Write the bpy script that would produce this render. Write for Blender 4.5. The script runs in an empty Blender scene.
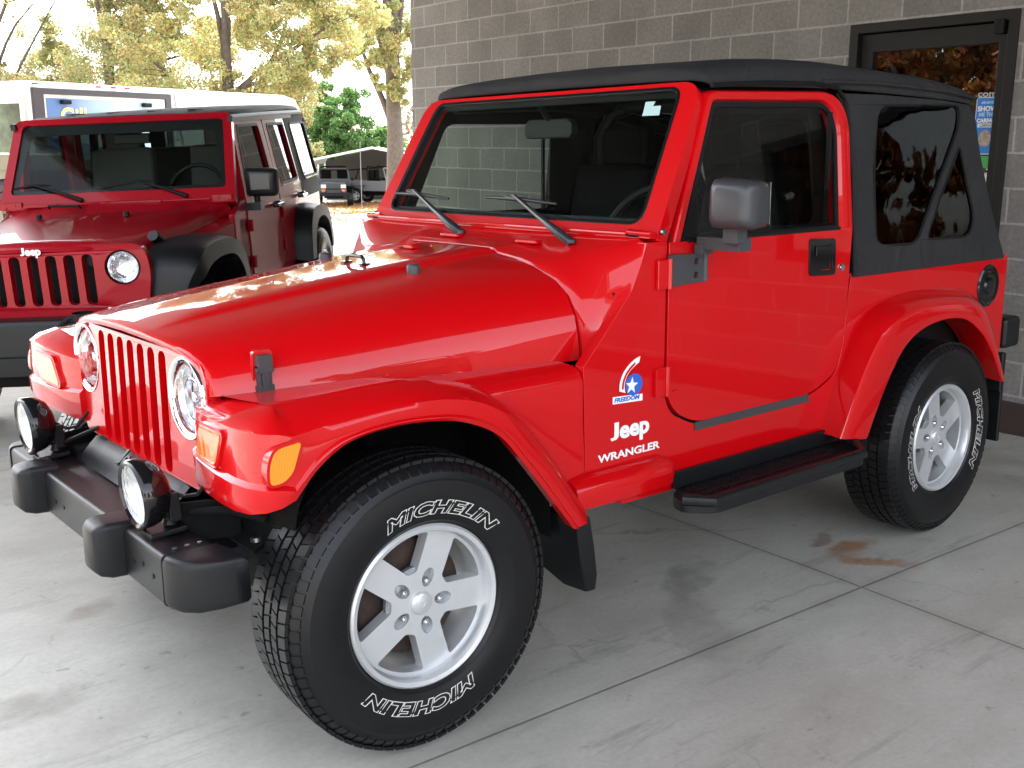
import bpy, bmesh, math, random
import numpy as np
from mathutils import Vector, Matrix
from mathutils.geometry import tessellate_polygon
R = math.radians
random.seed(7)
S = bpy.context.scene
COL = S.collection

# ------------------------------------------------------------------ camera
cam = bpy.data.cameras.new('camera'); camo = bpy.data.objects.new('camera', cam); COL.objects.link(camo)
yaw, pit, roll = R(50.51448), R(-12.78879), R(0.07526)
fw = Vector((math.cos(yaw)*math.cos(pit), math.sin(yaw)*math.cos(pit), math.sin(pit)))
rt = Vector((math.sin(yaw), -math.cos(yaw), 0)); up = rt.cross(fw)
rt, up = rt*math.cos(roll)+up*math.sin(roll), up*math.cos(roll)-rt*math.sin(roll)
m = Matrix((rt, up, -fw)).transposed().to_4x4(); m.translation = (-1.34787, -2.80945, 1.46383)
camo.matrix_world = m
cam.sensor_width = 36; cam.lens = 1068.05*36/1024; cam.clip_end = 2000; cam.clip_start = .05
S.camera = camo
# ------------------------------------------------------------------ world, sun, exposure
SUN_EL, SUN_AZ = 52, 72          # azimuth measured from +X towards +Y
w = bpy.data.worlds.new('World'); S.world = w; w.use_nodes = True
nt = w.node_tree; bg = nt.nodes['Background']; sky = nt.nodes.new('ShaderNodeTexSky')
sky.sky_type = 'NISHITA'; sky.sun_disc = False
sky.sun_elevation = R(SUN_EL); sky.sun_rotation = R(90-SUN_AZ)
sky.air_density = 1.0; sky.dust_density = 2.5; sky.ozone_density = .3; sky.altitude = 200
hs = nt.nodes.new('ShaderNodeHueSaturation'); hs.inputs['Saturation'].default_value = .35; nt.links.new(sky.outputs[0], hs.inputs['Color']); nt.links.new(hs.outputs[0], bg.inputs[0]); bg.inputs[1].default_value = .15
sl = bpy.data.lights.new('sun', 'SUN'); sl.energy = 2.4; sl.angle = R(.6); sl.color = (1, .96, .9)
so = bpy.data.objects.new('sun', sl); COL.objects.link(so)
sd = Vector((math.cos(R(SUN_EL))*math.cos(R(SUN_AZ)), math.cos(R(SUN_EL))*math.sin(R(SUN_AZ)), math.sin(R(SUN_EL))))
so.rotation_euler = sd.to_track_quat('Z', 'Y').to_euler()
S.view_settings.view_transform = 'Standard'; S.view_settings.look = 'None'
S.view_settings.gamma = 1; S.view_settings.use_curve_mapping = False
S.view_settings.exposure = 2.95
try: S.cycles.max_bounces = 10; S.cycles.transparent_max_bounces = 24; S.cycles.glossy_bounces = 6
except Exception: pass

# ------------------------------------------------------------------ materials
def newmat(name):
    m = bpy.data.materials.new(name); m.use_nodes = True
    return m, m.node_tree.nodes, m.node_tree.links, m.node_tree.nodes['Principled BSDF']
def mat(name, col, rough=.5, metal=0, coat=0, bump=0, bscale=80, var=0, vscale=6, spec=.5, coat_rough=.03, emit=None, estr=1, sheen=0):
    m, N, L, b = newmat(name)
    b.inputs['Base Color'].default_value = (*col, 1); b.inputs['Roughness'].default_value = rough
    b.inputs['Metallic'].default_value = metal; b.inputs['Coat Weight'].default_value = coat
    b.inputs['Coat Roughness'].default_value = coat_rough; b.inputs['Coat IOR'].default_value = 1.42 if coat == 1 else 1.35; b.inputs['Specular IOR Level'].default_value = spec
    if sheen: b.inputs['Sheen Weight'].default_value = sheen
    tc = N.new('ShaderNodeTexCoord')
    if var:
        n = N.new('ShaderNodeTexNoise'); n.inputs['Scale'].default_value = vscale; n.inputs['Detail'].default_value = 6; n.inputs['Roughness'].default_value = .65
        L.new(tc.outputs['Object'], n.inputs['Vector'])
        r = N.new('ShaderNodeMapRange'); r.inputs['From Min'].default_value = .3; r.inputs['From Max'].default_value = .7
        r.inputs['To Min'].default_value = 1-var; r.inputs['To Max'].default_value = 1+var; L.new(n.outputs[0], r.inputs[0])
        mx = N.new('ShaderNodeVectorMath'); mx.operation = 'SCALE'; mx.inputs[0].default_value = col
        L.new(r.outputs[0], mx.inputs['Scale']); L.new(mx.outputs[0], b.inputs['Base Color'])
    if bump:
        n = N.new('ShaderNodeTexNoise'); n.inputs['Scale'].default_value = bscale; n.inputs['Detail'].default_value = 3
        L.new(tc.outputs['Object'], n.inputs['Vector'])
        bm = N.new('ShaderNodeBump'); bm.inputs['Strength'].default_value = bump; bm.inputs['Distance'].default_value = .01
        L.new(n.outputs[0], bm.inputs['Height']); L.new(bm.outputs[0], b.inputs['Normal'])
    if emit: b.inputs['Emission Color'].default_value = (*emit, 1); b.inputs['Emission Strength'].default_value = estr
    return m
def glassmat(name, tint, rough=0.0, bump=0, bscale=5, ior=1.5, dirt=0):
    m = bpy.data.materials.new(name); m.use_nodes = True; N = m.node_tree.nodes; L = m.node_tree.links
    N.remove(N['Principled BSDF']); o = N['Material Output']
    t = N.new('ShaderNodeBsdfTransparent'); t.inputs[0].default_value = (*tint, 1)
    g = N.new('ShaderNodeBsdfGlossy'); g.inputs['Roughness'].default_value = rough
    f = N.new('ShaderNodeFresnel'); ge = N.new('ShaderNodeNewGeometry'); im = N.new('ShaderNodeMapRange'); im.inputs['To Min'].default_value = ior; im.inputs['To Max'].default_value = 1/ior
    L.new(ge.outputs['Backfacing'], im.inputs[0]); L.new(im.outputs[0], f.inputs[0])
    mx = N.new('ShaderNodeMixShader'); L.new(f.outputs[0], mx.inputs[0]); L.new(t.outputs[0], mx.inputs[1]); L.new(g.outputs[0], mx.inputs[2])
    if bump:
        tc = N.new('ShaderNodeTexCoord'); n = N.new('ShaderNodeTexNoise'); n.inputs['Scale'].default_value = bscale; n.inputs['Detail'].default_value = 2
        L.new(tc.outputs['Object'], n.inputs['Vector']); bm = N.new('ShaderNodeBump'); bm.inputs['Strength'].default_value = bump; bm.inputs['Distance'].default_value = .05
        L.new(n.outputs[0], bm.inputs['Height']); L.new(bm.outputs[0], f.inputs['Normal']); L.new(bm.outputs[0], g.inputs['Normal'])
    L.new(mx.outputs[0], o.inputs[0]); return m

RED = mat('red_paint', (.53, .001, .0035), .35, spec=.08, coat=1, coat_rough=.012, bump=.004, bscale=5)
DKRED = mat('dark_red_paint', (.32, .002, .010), .35, spec=.1, coat=.6, coat_rough=.02)
BLKPL = mat('black_plastic', (.0065, .007, .008), .42, spec=.35, bump=.06, bscale=420, var=.12, vscale=9)
GREYPL = mat('grey_plastic', (.045, .047, .051), .45, bump=.05, bscale=420)
BLK = mat('black_trim', (.007, .007, .008), .5, spec=.2)
GLOSSBLK = mat('gloss_black', (.006, .006, .007), .08)
DARK = mat('dark_underbody', (.006, .006, .006), .8, spec=.15, bump=.3, bscale=30)
RUB = mat('tyre_rubber', (.006, .006, .0065), .36, spec=.32, bump=.03, bscale=90, var=.15, vscale=14)
LETTER = mat('white_letter', (.60, .59, .55), .6)
ALLOY = mat('alloy_silver', (.62, .63, .64), .30, metal=.5, coat=.4, var=.03, vscale=20)
ALLOYD = mat('alloy_pocket', (.33, .34, .35), .4, metal=.6)
CHROME = mat('chrome', (.82, .83, .85), .06, metal=1)
STEEL = mat('steel', (.4, .4, .41), .3, metal=1)
RUST = mat('rusty_iron', (.035, .02, .015), .8, bump=.4, bscale=40, var=.4, vscale=20)
FABRIC = mat('soft_top_fabric', (.023, .023, .0235), .85, bump=.35, bscale=260, var=.2, vscale=4, spec=.25)
WHITE = mat('white_paint', (.82, .82, .82), .35, coat=.2)
DECALW = mat('decal_white', (.85, .85, .85), .35)
DECALB = mat('decal_blue', (.03, .12, .55), .3)
SEAT = mat('seat_cloth', (.005, .005, .0055), .9, spec=.08, bump=.3, bscale=150)
GREYSEAT = mat('grey_seat_cloth', (.09, .09, .087), .9, bump=.2, bscale=150)
WGLASS = glassmat('car_glass', (.90, .955, .935), ior=1.22)
DGLASS = glassmat('door_glass', (.76, .80, .78), ior=1.36)
TGLASS = glassmat('tinted_glass', (.20, .23, .22))
VINYL = glassmat('tinted_vinyl', (.05, .05, .055), .01, bump=.18, bscale=2.6)
FROST = glassmat('clear_lens', (.93, .95, .97), .02, bump=.25, bscale=60)
AMBER = None
def ambermat(name='amber_lens', col=(.95, .28, .008)):
    m, N, L, b = newmat(name)
    b.inputs['Base Color'].default_value = (*col, 1); b.inputs['Roughness'].default_value = .12; b.inputs['Coat Weight'].default_value = .6
    b.inputs['Subsurface Weight'].default_value = .3; b.inputs['Subsurface Radius'].default_value = (.02, .01, .002)
    tc = N.new('ShaderNodeTexCoord'); wv = N.new('ShaderNodeTexWave'); wv.inputs['Scale'].default_value = 90; L.new(tc.outputs['Object'], wv.inputs['Vector'])
    bm = N.new('ShaderNodeBump'); bm.inputs['Strength'].default_value = .15; bm.inputs['Distance'].default_value = .003; L.new(wv.outputs[0], bm.inputs['Height']); L.new(bm.outputs[0], b.inputs['Normal'])
    return m
AMBER = ambermat()
ORANGE = ambermat('orange_lens', (.90, .17, .012))
REDLENS = ambermat('red_lens', (.5, .01, .01))

def wrinkle(m, scale, dist, stretch):
    N, L = m.node_tree.nodes, m.node_tree.links; b = N['Principled BSDF']; old = b.inputs['Normal'].links[0].from_node
    tc = N.new('ShaderNodeTexCoord'); mp = N.new('ShaderNodeMapping'); mp.inputs['Scale'].default_value = stretch; L.new(tc.outputs['Object'], mp.inputs['Vector'])
    n = N.new('ShaderNodeTexNoise'); n.inputs['Scale'].default_value = scale; n.inputs['Detail'].default_value = 3; n.inputs['Distortion'].default_value = .8; L.new(mp.outputs[0], n.inputs['Vector'])
    w_ = N.new('ShaderNodeBump'); w_.inputs['Strength'].default_value = .8; w_.inputs['Distance'].default_value = dist; L.new(n.outputs[0], w_.inputs['Height']); L.new(w_.outputs[0], old.inputs['Normal'])
wrinkle(FABRIC, 4.0, .03, (1.6, .7, 1))
# ------------------------------------------------------------------ mesh helpers
class MB:
    def __init__(s): s.v = []; s.f = []; s.mi = []
    def add(s, v, f, mi=0):
        o = len(s.v); s.v += [tuple(p) for p in v]; s.f += [tuple(i+o for i in q) for q in f]; s.mi += [mi]*len(f); return s
    def box(s, c, d, rot=None, mi=0):
        v = [Vector((sx*d[0]/2, sy*d[1]/2, sz*d[2]/2)) for sx in (-1, 1) for sy in (-1, 1) for sz in (-1, 1)]
        if rot is not None: v = [rot @ p for p in v]
        v = [p+Vector(c) for p in v]
        return s.add(v, [(0, 1, 3, 2), (4, 6, 7, 5), (0, 4, 5, 1), (2, 3, 7, 6), (0, 2, 6, 4), (1, 5, 7, 3)], mi)
    def plate(s, outer, holes, P, t0, t1, mi=0):
        """polygon with holes in (u,v); P(u,v,w) maps to space; thickness from w=t0 to t1"""
        loops = [outer]+list(holes)
        tris = tessellate_polygon([[Vector((a, b, 0)) for a, b in lp] for lp in loops])
        flat = [p for lp in loops for p in lp]; n = len(flat)
        v = [P(a, b, t0) for a, b in flat]+[P(a, b, t1) for a, b in flat]
        f = [tuple(t) for t in tris]+[(t[0]+n, t[2]+n, t[1]+n) for t in tris]
        o = 0
        for lp in loops:
            k = len(lp)
            for i in range(k):
                j = (i+1) % k; f.append((o+i, o+j, o+j+n, o+i+n))
            o += k
        return s.add(v, f, mi)
    def loft(s, rows, closed=False, cap=False, mi=0):
        n = len(rows[0]); v = [p for r in rows for p in r]; f = []
        for i in range(len(rows)-1):
            for j in range(n if closed else n-1):
                k = (j+1) % n; f.append((i*n+j, i*n+k, (i+1)*n+k, (i+1)*n+j))
        if cap: f.append(tuple(range(n))); f.append(tuple((len(rows)-1)*n+j for j in range(n)))
        return s.add(v, f, mi)
    def tube(s, pts, r, n=8, cap=True, mi=0, flat=1.0):
        pts = [Vector(p) for p in pts]; rows = []
        rr = r if isinstance(r, (list, tuple)) else [r]*len(pts)
        ref = None
        for i, p in enumerate(pts):
            t = (pts[min(i+1, len(pts)-1)]-pts[max(i-1, 0)]).normalized()
            if ref is None: ref = Vector((0, 0, 1)) if abs(t.z) < .9 else Vector((1, 0, 0))
            a = t.cross(ref).normalized(); b = a.cross(t).normalized(); ref = b
            rows.append([p+a*rr[i]*math.cos(2*math.pi*k/n)+b*rr[i]*flat*math.sin(2*math.pi*k/n) for k in range(n)])
        return s.loft(rows, True, cap, mi)
    def lathe(s, prof, c=(0, 0, 0), axis='y', n=48, mi=0, closed=True, sx=1, sz=1):
        rows = []
        for k in range(n):
            a = 2*math.pi*k/n; row = []
            for r, h in prof:
                x, z = r*math.cos(a)*sx, r*math.sin(a)*sz
                p = {'y': (x, h, z), 'x': (h, x, z), 'z': (x, z, h)}[axis]
                row.append((c[0]+p[0], c[1]+p[1], c[2]+p[2]))
            rows.append(row)
        rows.append(rows[0]); return s.loft(rows, False, False, mi)
def link(o, parent=None):
    COL.objects.link(o)
    if parent is not None: o.parent = parent
    return o
def finish(name, mb, mats, parent=None, smooth=35, bevel=0, segs=2, sub=0, loc=None, rot=None, weld=True, recalc=True, blim=32):
    me = bpy.data.meshes.new(name); me.from_pydata(mb.v, [], mb.f)
    if not isinstance(mats, (list, tuple)): mats = [mats]
    for m in mats: me.materials.append(m)
    if len(mats) > 1: me.polygons.foreach_set('material_index', mb.mi)
    if weld or recalc:
        bm = bmesh.new(); bm.from_mesh(me)
        if weld: bmesh.ops.remove_doubles(bm, verts=bm.verts, dist=1e-5)
        if recalc: bmesh.ops.recalc_face_normals(bm, faces=bm.faces)
        bm.to_mesh(me); bm.free()
    o = bpy.data.objects.new(name, me); link(o, parent)
    if loc: o.location = loc
    if rot: o.rotation_euler = rot
    if smooth:
        me.shade_smooth()
        try: me.set_sharp_from_angle(angle=R(smooth))
        except Exception: pass
    if bevel:
        b = o.modifiers.new('bevel', 'BEVEL'); b.width = bevel; b.segments = segs; b.limit_method = 'ANGLE'; b.angle_limit = R(blim); b.harden_normals = True
        me.shade_smooth(); 
        try: me.set_sharp_from_angle(angle=R(60))
        except Exception: pass
    if sub:
        s_ = o.modifiers.new('sub', 'SUBSURF'); s_.levels = sub; s_.render_levels = sub
    return o
def tag(o, label=None, cat=None, group=None, kind=None):
    if label: o['label'] = label
    if cat: o['category'] = cat
    if group: o['group'] = group
    if kind: o['kind'] = kind
    return o
def empty(name, loc=(0, 0, 0), rot=(0, 0, 0), parent=None):
    o = bpy.data.objects.new(name, None); link(o, parent); o.location = loc; o.rotation_euler = rot; o.empty_display_size = .2; return o
def copy_tree(o, parent=None):
    c = o.copy(); COL.objects.link(c); c.parent = parent
    for ch in o.children: copy_tree(ch, c)
    return c
def catmull(pts, n, closed=False):
    P = [np.array(p, float) for p in pts]; out = []
    m_ = len(P)
    seg = np.array([np.linalg.norm(P[i+1]-P[i]) for i in range(m_-1)]); cum = np.concatenate([[0], np.cumsum(seg)]); 
    for k in range(n):
        s_ = cum[-1]*k/(n-1); i = min(int(np.searchsorted(cum, s_, 'right')-1), m_-2); t = (s_-cum[i])/max(seg[i], 1e-9)
        p0, p1, p2, p3 = P[max(i-1, 0)], P[i], P[i+1], P[min(i+2, m_-1)]
        out.append(tuple(.5*((2*p1)+(-p0+p2)*t+(2*p0-5*p1+4*p2-p3)*t*t+(-p0+3*p1-3*p2+p3)*t**3)))
    return out
def tcurve(tp, ts):
    """tp: list (t, a, b..): smooth interpolation at ts"""
    tp = np.array(tp, float); out = []
    T = tp[:, 0]
    for t in ts:
        i = int(min(max(np.searchsorted(T, t, 'right')-1, 0), len(T)-2)); h = T[i+1]-T[i]; u = (t-T[i])/h
        def tan(j):
            a, b = max(j-1, 0), min(j+1, len(T)-1); return (tp[b, 1:]-tp[a, 1:])/(T[b]-T[a])
        p1, p2 = tp[i, 1:], tp[i+1, 1:]; m1, m2 = tan(i)*h, tan(i+1)*h
        out.append(tuple((2*u**3-3*u*u+1)*p1+(u**3-2*u*u+u)*m1+(-2*u**3+3*u*u)*p2+(u**3-u*u)*m2))
    return out
def roundpoly(pts, r, n=5):
    out = []; m_ = len(pts)
    for i in range(m_):
        p0, p1, p2 = Vector(pts[i-1]), Vector(pts[i]), Vector(pts[(i+1) % m_])
        rr = r[i] if isinstance(r, (list, tuple)) else r
        if rr <= 0: out.append(tuple(p1)); continue
        a, b = (p0-p1), (p2-p1); d = min(rr, a.length*.49, b.length*.49)
        A, B = p1+a.normalized()*d, p1+b.normalized()*d
        for k in range(n+1):
            t = k/n; q = A*(1-t)**2+p1*2*t*(1-t)+B*t*t; out.append(tuple(q))
    return out
def circle(cx, cy, r, n=32, ry=None): return [(cx+r*math.cos(2*math.pi*k/n), cy+(ry or r)*math.sin(2*math.pi*k/n)) for k in range(n)]
def offset_poly(pts, d):
    out = []; n = len(pts); A = sum(pts[i][0]*pts[(i+1) % n][1]-pts[(i+1) % n][0]*pts[i][1] for i in range(n)); sg = 1 if A > 0 else -1
    for i in range(n):
        p0, p1, p2 = Vector(pts[i-1]), Vector(pts[i]), Vector(pts[(i+1) % n])
        a = (p1-p0); b = (p2-p1)
        if a.length < 1e-9 or b.length < 1e-9: out.append(tuple(p1)); continue
        a.normalize(); b.normalize(); na, nb = Vector((a.y, -a.x)), Vector((b.y, -b.x)); nn = (na+nb)
        nn = nn/max(nn.length_squared/2, .35); out.append(tuple(p1+nn*d*sg))
    return out
def jeep_geo(size, extrude=0, bevel=0, off=0, sx=1.0):
    a, fa = text_geo('J', size, extrude, bevel, off=off, align='LEFT'); b, fb = text_geo('eep', size, extrude, bevel, off=off, align='LEFT')
    lo = min(p[1] for p in a); hi = max(p[1] for p in a); x0 = min(p[0] for p in a); x1 = max(p[0] for p in a); xb = min(p[0] for p in b)
    a = [((p[0]-x0)*1.25, (p[1]-lo)/(hi-lo)*hi-.04*size, p[2]) for p in a]; dx = (x1-x0)*1.25+.04*size-xb
    b = [(p[0]+dx, p[1], p[2]) for p in b]; w_ = max(p[0] for p in b)
    return [((p[0]-w_/2)*sx, p[1], p[2]) for p in a+b], list(fa)+[tuple(i+len(a) for i in q) for q in fb], w_*sx
def text_geo(s, size, extrude=0.0, bevel=0.0, fill=True, shear=0, off=0, align='CENTER', space=1.0):
    c = bpy.data.curves.new('t', 'FONT'); c.body = s; c.size = size; c.extrude = extrude; c.bevel_depth = bevel; c.shear = shear
    c.offset = off; c.align_x = align; c.space_character = space; c.resolution_u = 3
    if not fill: c.fill_mode = 'NONE'
    o = bpy.data.objects.new('t', c); COL.objects.link(o); bpy.context.view_layer.update()
    dg = bpy.context.evaluated_depsgraph_get(); me = bpy.data.meshes.new_from_object(o.evaluated_get(dg))
    v = [tuple(p.co) for p in me.vertices]; f = [tuple(p.vertices) for p in me.polygons]
    bpy.data.objects.remove(o); bpy.data.curves.remove(c); bpy.data.meshes.remove(me)
    return v, f
def tree_leaves(name, centers, n, spread, size, mt, parent, rng, flat=.8):
    """many small leaf faces gathered round clump centres (x,y,z,r)"""
    C_ = np.array(centers); idx = rng.integers(0, len(C_), n); c = C_[idx]
    d = rng.normal(size=(n, 3)); d /= np.linalg.norm(d, axis=1)[:, None]; rad = rng.random(n)**.45
    p = c[:, :3]+d*(c[:, 3]*rad*spread)[:, None]*np.array([1, 1, flat])
    a = rng.normal(size=(n, 3)); a /= np.linalg.norm(a, axis=1)[:, None]; b = np.cross(a, rng.normal(size=(n, 3))); b /= np.linalg.norm(b, axis=1)[:, None]
    s_ = size*(.55+.9*rng.random(n))[:, None]
    V = np.empty((n, 4, 3)); V[:, 0] = p-a*s_; V[:, 1] = p+b*s_*.55; V[:, 2] = p+a*s_; V[:, 3] = p-b*s_*.55
    me = bpy.data.meshes.new(name); me.vertices.add(4*n); me.vertices.foreach_set('co', V.astype(np.float32).ravel())
    me.loops.add(4*n); me.loops.foreach_set('vertex_index', np.arange(4*n, dtype=np.int32)); me.polygons.add(n)
    me.polygons.foreach_set('loop_start', np.arange(0, 4*n, 4, dtype=np.int32)); 
    try: me.polygons.foreach_set('loop_total', np.full(n, 4, dtype=np.int32))
    except Exception: pass
    me.update(); me.validate(); me.materials.append(mt)
    return link(bpy.data.objects.new(name, me), parent)
def leafmat(name, cols, transl=.35):
    m, N, L, b = newmat(name); g = N.new('ShaderNodeNewGeometry'); r = N.new('ShaderNodeValToRGB')
    r.color_ramp.elements[0].color = (*cols[0], 1); r.color_ramp.elements[1].color = (*cols[-1], 1)
    for i, c in enumerate(cols[1:-1]): e = r.color_ramp.elements.new((i+1)/(len(cols)-1)); e.color = (*c, 1)
    tc = N.new('ShaderNodeTexCoord'); no = N.new('ShaderNodeTexNoise'); no.inputs['Scale'].default_value = .45; L.new(tc.outputs['Object'], no.inputs['Vector'])
    mm = N.new('ShaderNodeMath'); mm.operation = 'MULTIPLY_ADD'; mm.inputs[1].default_value = .85; L.new(g.outputs['Random Per Island'], mm.inputs[0])
    m2 = N.new('ShaderNodeMath'); m2.operation = 'MULTIPLY_ADD'; m2.inputs[1].default_value = .9; m2.inputs[2].default_value = -.38; L.new(no.outputs[0], m2.inputs[0]); L.new(m2.outputs[0], mm.inputs[2])
    L.new(mm.outputs[0], r.inputs[0]); L.new(r.outputs[0], b.inputs['Base Color']); b.inputs['Roughness'].default_value = .6
    t = N.new('ShaderNodeBsdfTranslucent'); L.new(r.outputs[0], t.inputs[0]); mx = N.new('ShaderNodeMixShader'); mx.inputs[0].default_value = transl
    L.new(b.outputs[0], mx.inputs[1]); L.new(t.outputs[0], mx.inputs[2]); L.new(mx.outputs[0], N['Material Output'].inputs[0]); return m

# ------------------------------------------------------------------ ground
def fall(x):
    t = min(1, max(0, (x-2.65)/2.2)); return -.235*t*t*(3-2*t)
def slope(y):
    d = y+.75
    if d <= 0: return 0.0
    if d < 2.75: return -.015*d-.0085*d*d
    return -.1055-.055*(d-2.75)
def gz(x, y): return max(slope(y)-.03+fall(x)*(1 if y < 8 else 0), -.60) if y < 12 else max(-.60-(y-12)*.70/22, -1.30)
def grid(name, xs, ys, zf, m, kind='structure', t=None):
    mb = MB(); mb.loft([[(x, y, zf(x, y)) for y in ys] for x in xs]); o = finish(name, mb, m, smooth=40, recalc=False)
    for p in o.data.polygons: pass
    bm = bmesh.new(); bm.from_mesh(o.data); bmesh.ops.recalc_face_normals(bm, faces=bm.faces)
    if sum(f.normal.z for f in bm.faces) < 0: bmesh.ops.reverse_faces(bm, faces=bm.faces)
    bm.to_mesh(o.data); bm.free(); o['kind'] = kind; return o
def groundmat():
    m, N, L, b = newmat('pale_gravel'); tc = N.new('ShaderNodeTexCoord')
    n = N.new('ShaderNodeTexNoise'); n.inputs['Scale'].default_value = 9; n.inputs['Detail'].default_value = 9; L.new(tc.outputs['Object'], n.inputs['Vector'])
    n2 = N.new('ShaderNodeTexNoise'); n2.inputs['Scale'].default_value = .35; n2.inputs['Detail'].default_value = 4; L.new(tc.outputs['Object'], n2.inputs['Vector'])
    r = N.new('ShaderNodeValToRGB'); r.color_ramp.elements[0].position = .3; r.color_ramp.elements[0].color = (.36, .33, .29, 1); r.color_ramp.elements[1].position = .7; r.color_ramp.elements[1].color = (.62, .58, .52, 1)
    L.new(n.outputs[0], r.inputs[0]); mx = N.new('ShaderNodeMix'); mx.data_type = 'RGBA'; mx.blend_type = 'MULTIPLY'; mx.inputs[0].default_value = .4
    L.new(r.outputs[0], mx.inputs[6]); L.new(n2.outputs[1], mx.inputs[7]); L.new(mx.outputs[2], b.inputs['Base Color']); b.inputs['Roughness'].default_value = .95
    bm = N.new('ShaderNodeBump'); bm.inputs['Strength'].default_value = .5; L.new(n.outputs[0], bm.inputs['Height']); L.new(bm.outputs[0], b.inputs['Normal']); return m
ys = [-400, -100, -40, -16, -8, -3, -.75]+[ -.75+.25*i for i in range(1, 16)]+[4, 5, 6, 7, 8, 9, 10, 11, 12, 14, 20, 34, 40, 100, 400]
xs = [-400, -100, -40, -14, -5, 0, 2.7, 3.0, 3.3, 3.6, 3.9, 4.2, 4.5, 4.9, 5.3, 14, 40, 100, 400]
grid('gravel_ground', xs, ys, lambda x, y: gz(x, y), groundmat())
def concretemat():
    m, N, L, b = newmat('worn_concrete'); tc = N.new('ShaderNodeTexCoord'); V = tc.outputs['Object']
    def noise(sc, det=5, ro=.6, vec=V, dist=0):
        n = N.new('ShaderNodeTexNoise'); n.inputs['Scale'].default_value = sc; n.inputs['Detail'].default_value = det; n.inputs['Roughness'].default_value = ro; n.inputs['Distortion'].default_value = dist; L.new(vec, n.inputs['Vector']); return n.outputs[0]
    def ramp(src, pts):
        r = N.new('ShaderNodeValToRGB'); r.color_ramp.elements[0].position, r.color_ramp.elements[0].color = pts[0][0], (*pts[0][1], 1); r.color_ramp.elements[1].position, r.color_ramp.elements[1].color = pts[-1][0], (*pts[-1][1], 1)
        for p, c in pts[1:-1]: e = r.color_ramp.elements.new(p); e.color = (*c, 1)
        L.new(src, r.inputs[0]); return r.outputs[0]
    def mix(a, c, f, mode='MIX'):
        x = N.new('ShaderNodeMix'); x.data_type = 'RGBA'; x.blend_type = mode
        (L.new(f, x.inputs[0]) if not isinstance(f, float) else setattr(x.inputs[0], 'default_value', f))
        for i, q in ((6, a), (7, c)): (L.new(q, x.inputs[i]) if not isinstance(q, tuple) else setattr(x.inputs[i], 'default_value', (*q, 1)))
        return x.outputs[2]
    def math_(op, a, c=None):
        x = N.new('ShaderNodeMath'); x.operation = op; x.use_clamp = False
        for i, q in enumerate((a, c)):
            if q is None: continue
            (setattr(x.inputs[i], 'default_value', q) if isinstance(q, (int, float)) else L.new(q, x.inputs[i]))
        return x.outputs[0]
    base = ramp(noise(1.1, 7, .6, dist=.6), [(.30, (.35, .335, .292)), (.5, (.42, .405, .358)), (.70, (.475, .460, .410))])
    base = mix(base, ramp(noise(60, 4, .7), [(.3, (.90, .90, .90)), (.7, (1.06, 1.06, 1.06))]), 1.0, 'MULTIPLY')
    mp = N.new('ShaderNodeMapping'); mp.inputs['Rotation'].default_value = (0, 0, R(35)); mp.inputs['Scale'].default_value = (1.2, 2.6, 1); L.new(V, mp.inputs['Vector'])
    base = mix(base, ramp(noise(1.6, 6, .7, mp.outputs[0]), [(.3, (.84, .83, .82)), (.62, (1.06, 1.06, 1.06))]), .8, 'MULTIPLY')
    # small dark spots
    base = mix(base, (.13, .125, .115), ramp(noise(4.3, 6, .72), [(.62, (0, 0, 0)), (.72, (.5, .5, .5))]))
    base = mix(base, (.10, .095, .09), ramp(noise(17, 3, .6), [(.66, (0, 0, 0)), (.73, (.45, .45, .45))]))
    # blobs: rust, oil, damp
    wob = N.new('ShaderNodeTexNoise'); wob.inputs['Scale'].default_value = 7; wob.inputs['Detail'].default_value = 5; L.new(V, wob.inputs['Vector'])
    wv = N.new('ShaderNodeVectorMath'); wv.operation = 'MULTIPLY_ADD'; wv.inputs[1].default_value = (.22, .22, 0); L.new(wob.outputs[1], wv.inputs[0]); L.new(V, wv.inputs[2])
    def blob(x, y, sx, sy, rot, col, amt, base):
        q = N.new('ShaderNodeMapping'); q.vector_type = 'TEXTURE'; q.inputs['Location'].default_value = (x+.11, y+.11, 0); q.inputs['Rotation'].default_value = (0, 0, R(rot)); q.inputs['Scale'].default_value = (sx, sy, 1)
        L.new(wv.outputs[0], q.inputs['Vector']); ln = N.new('ShaderNodeVectorMath'); ln.operation = 'LENGTH'; L.new(q.outputs[0], ln.inputs[0])
        f = N.new('ShaderNodeMapRange'); f.inputs['From Min'].default_value = 1.0; f.inputs['From Max'].default_value = .45; f.inputs['To Max'].default_value = amt; f.interpolation_type = 'SMOOTHSTEP'; L.new(ln.outputs['Value'], f.inputs[0])
        k = math_('MULTIPLY', f.outputs[0], ramp(noise(9, 5, .7), [(.3, (.35, .35, .35)), (.6, (1, 1, 1))])); return mix(base, col, k)
    base = blob(1.98, -.74, .17, .075, 0, (.30, .14, .06), .85, base)
    base = blob(1.93, -.86, .055, .16, 40, (.30, .14, .06), .8, base)
    base = blob(1.98, -.60, .10, .06, 10, (.16, .07, .04), .7, base)
    base = blob(1.30, -.55, .22, .10, 20, (.10, .095, .088), .55, base)
    base = blob(1.05, -.80, .35, .12, 60, (.16, .15, .14), .35, base)
    base = blob(-.36, .586, .14, .09, 30, (.24, .21, .17), .8, base)
    base = blob(-.72, .02, .22, .12, 0, (.22, .20, .17), .7, base)
    base = blob(-.9, .5, .3, .2, 0, (.2, .19, .17), .5, base)
    base = blob(2.35, -1.45, .16, .04, -20, (.09, .09, .09), .8, base)
    base = blob(2.25, -1.75, .20, .03, -20, (.09, .09, .09), .7, base)
    
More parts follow.
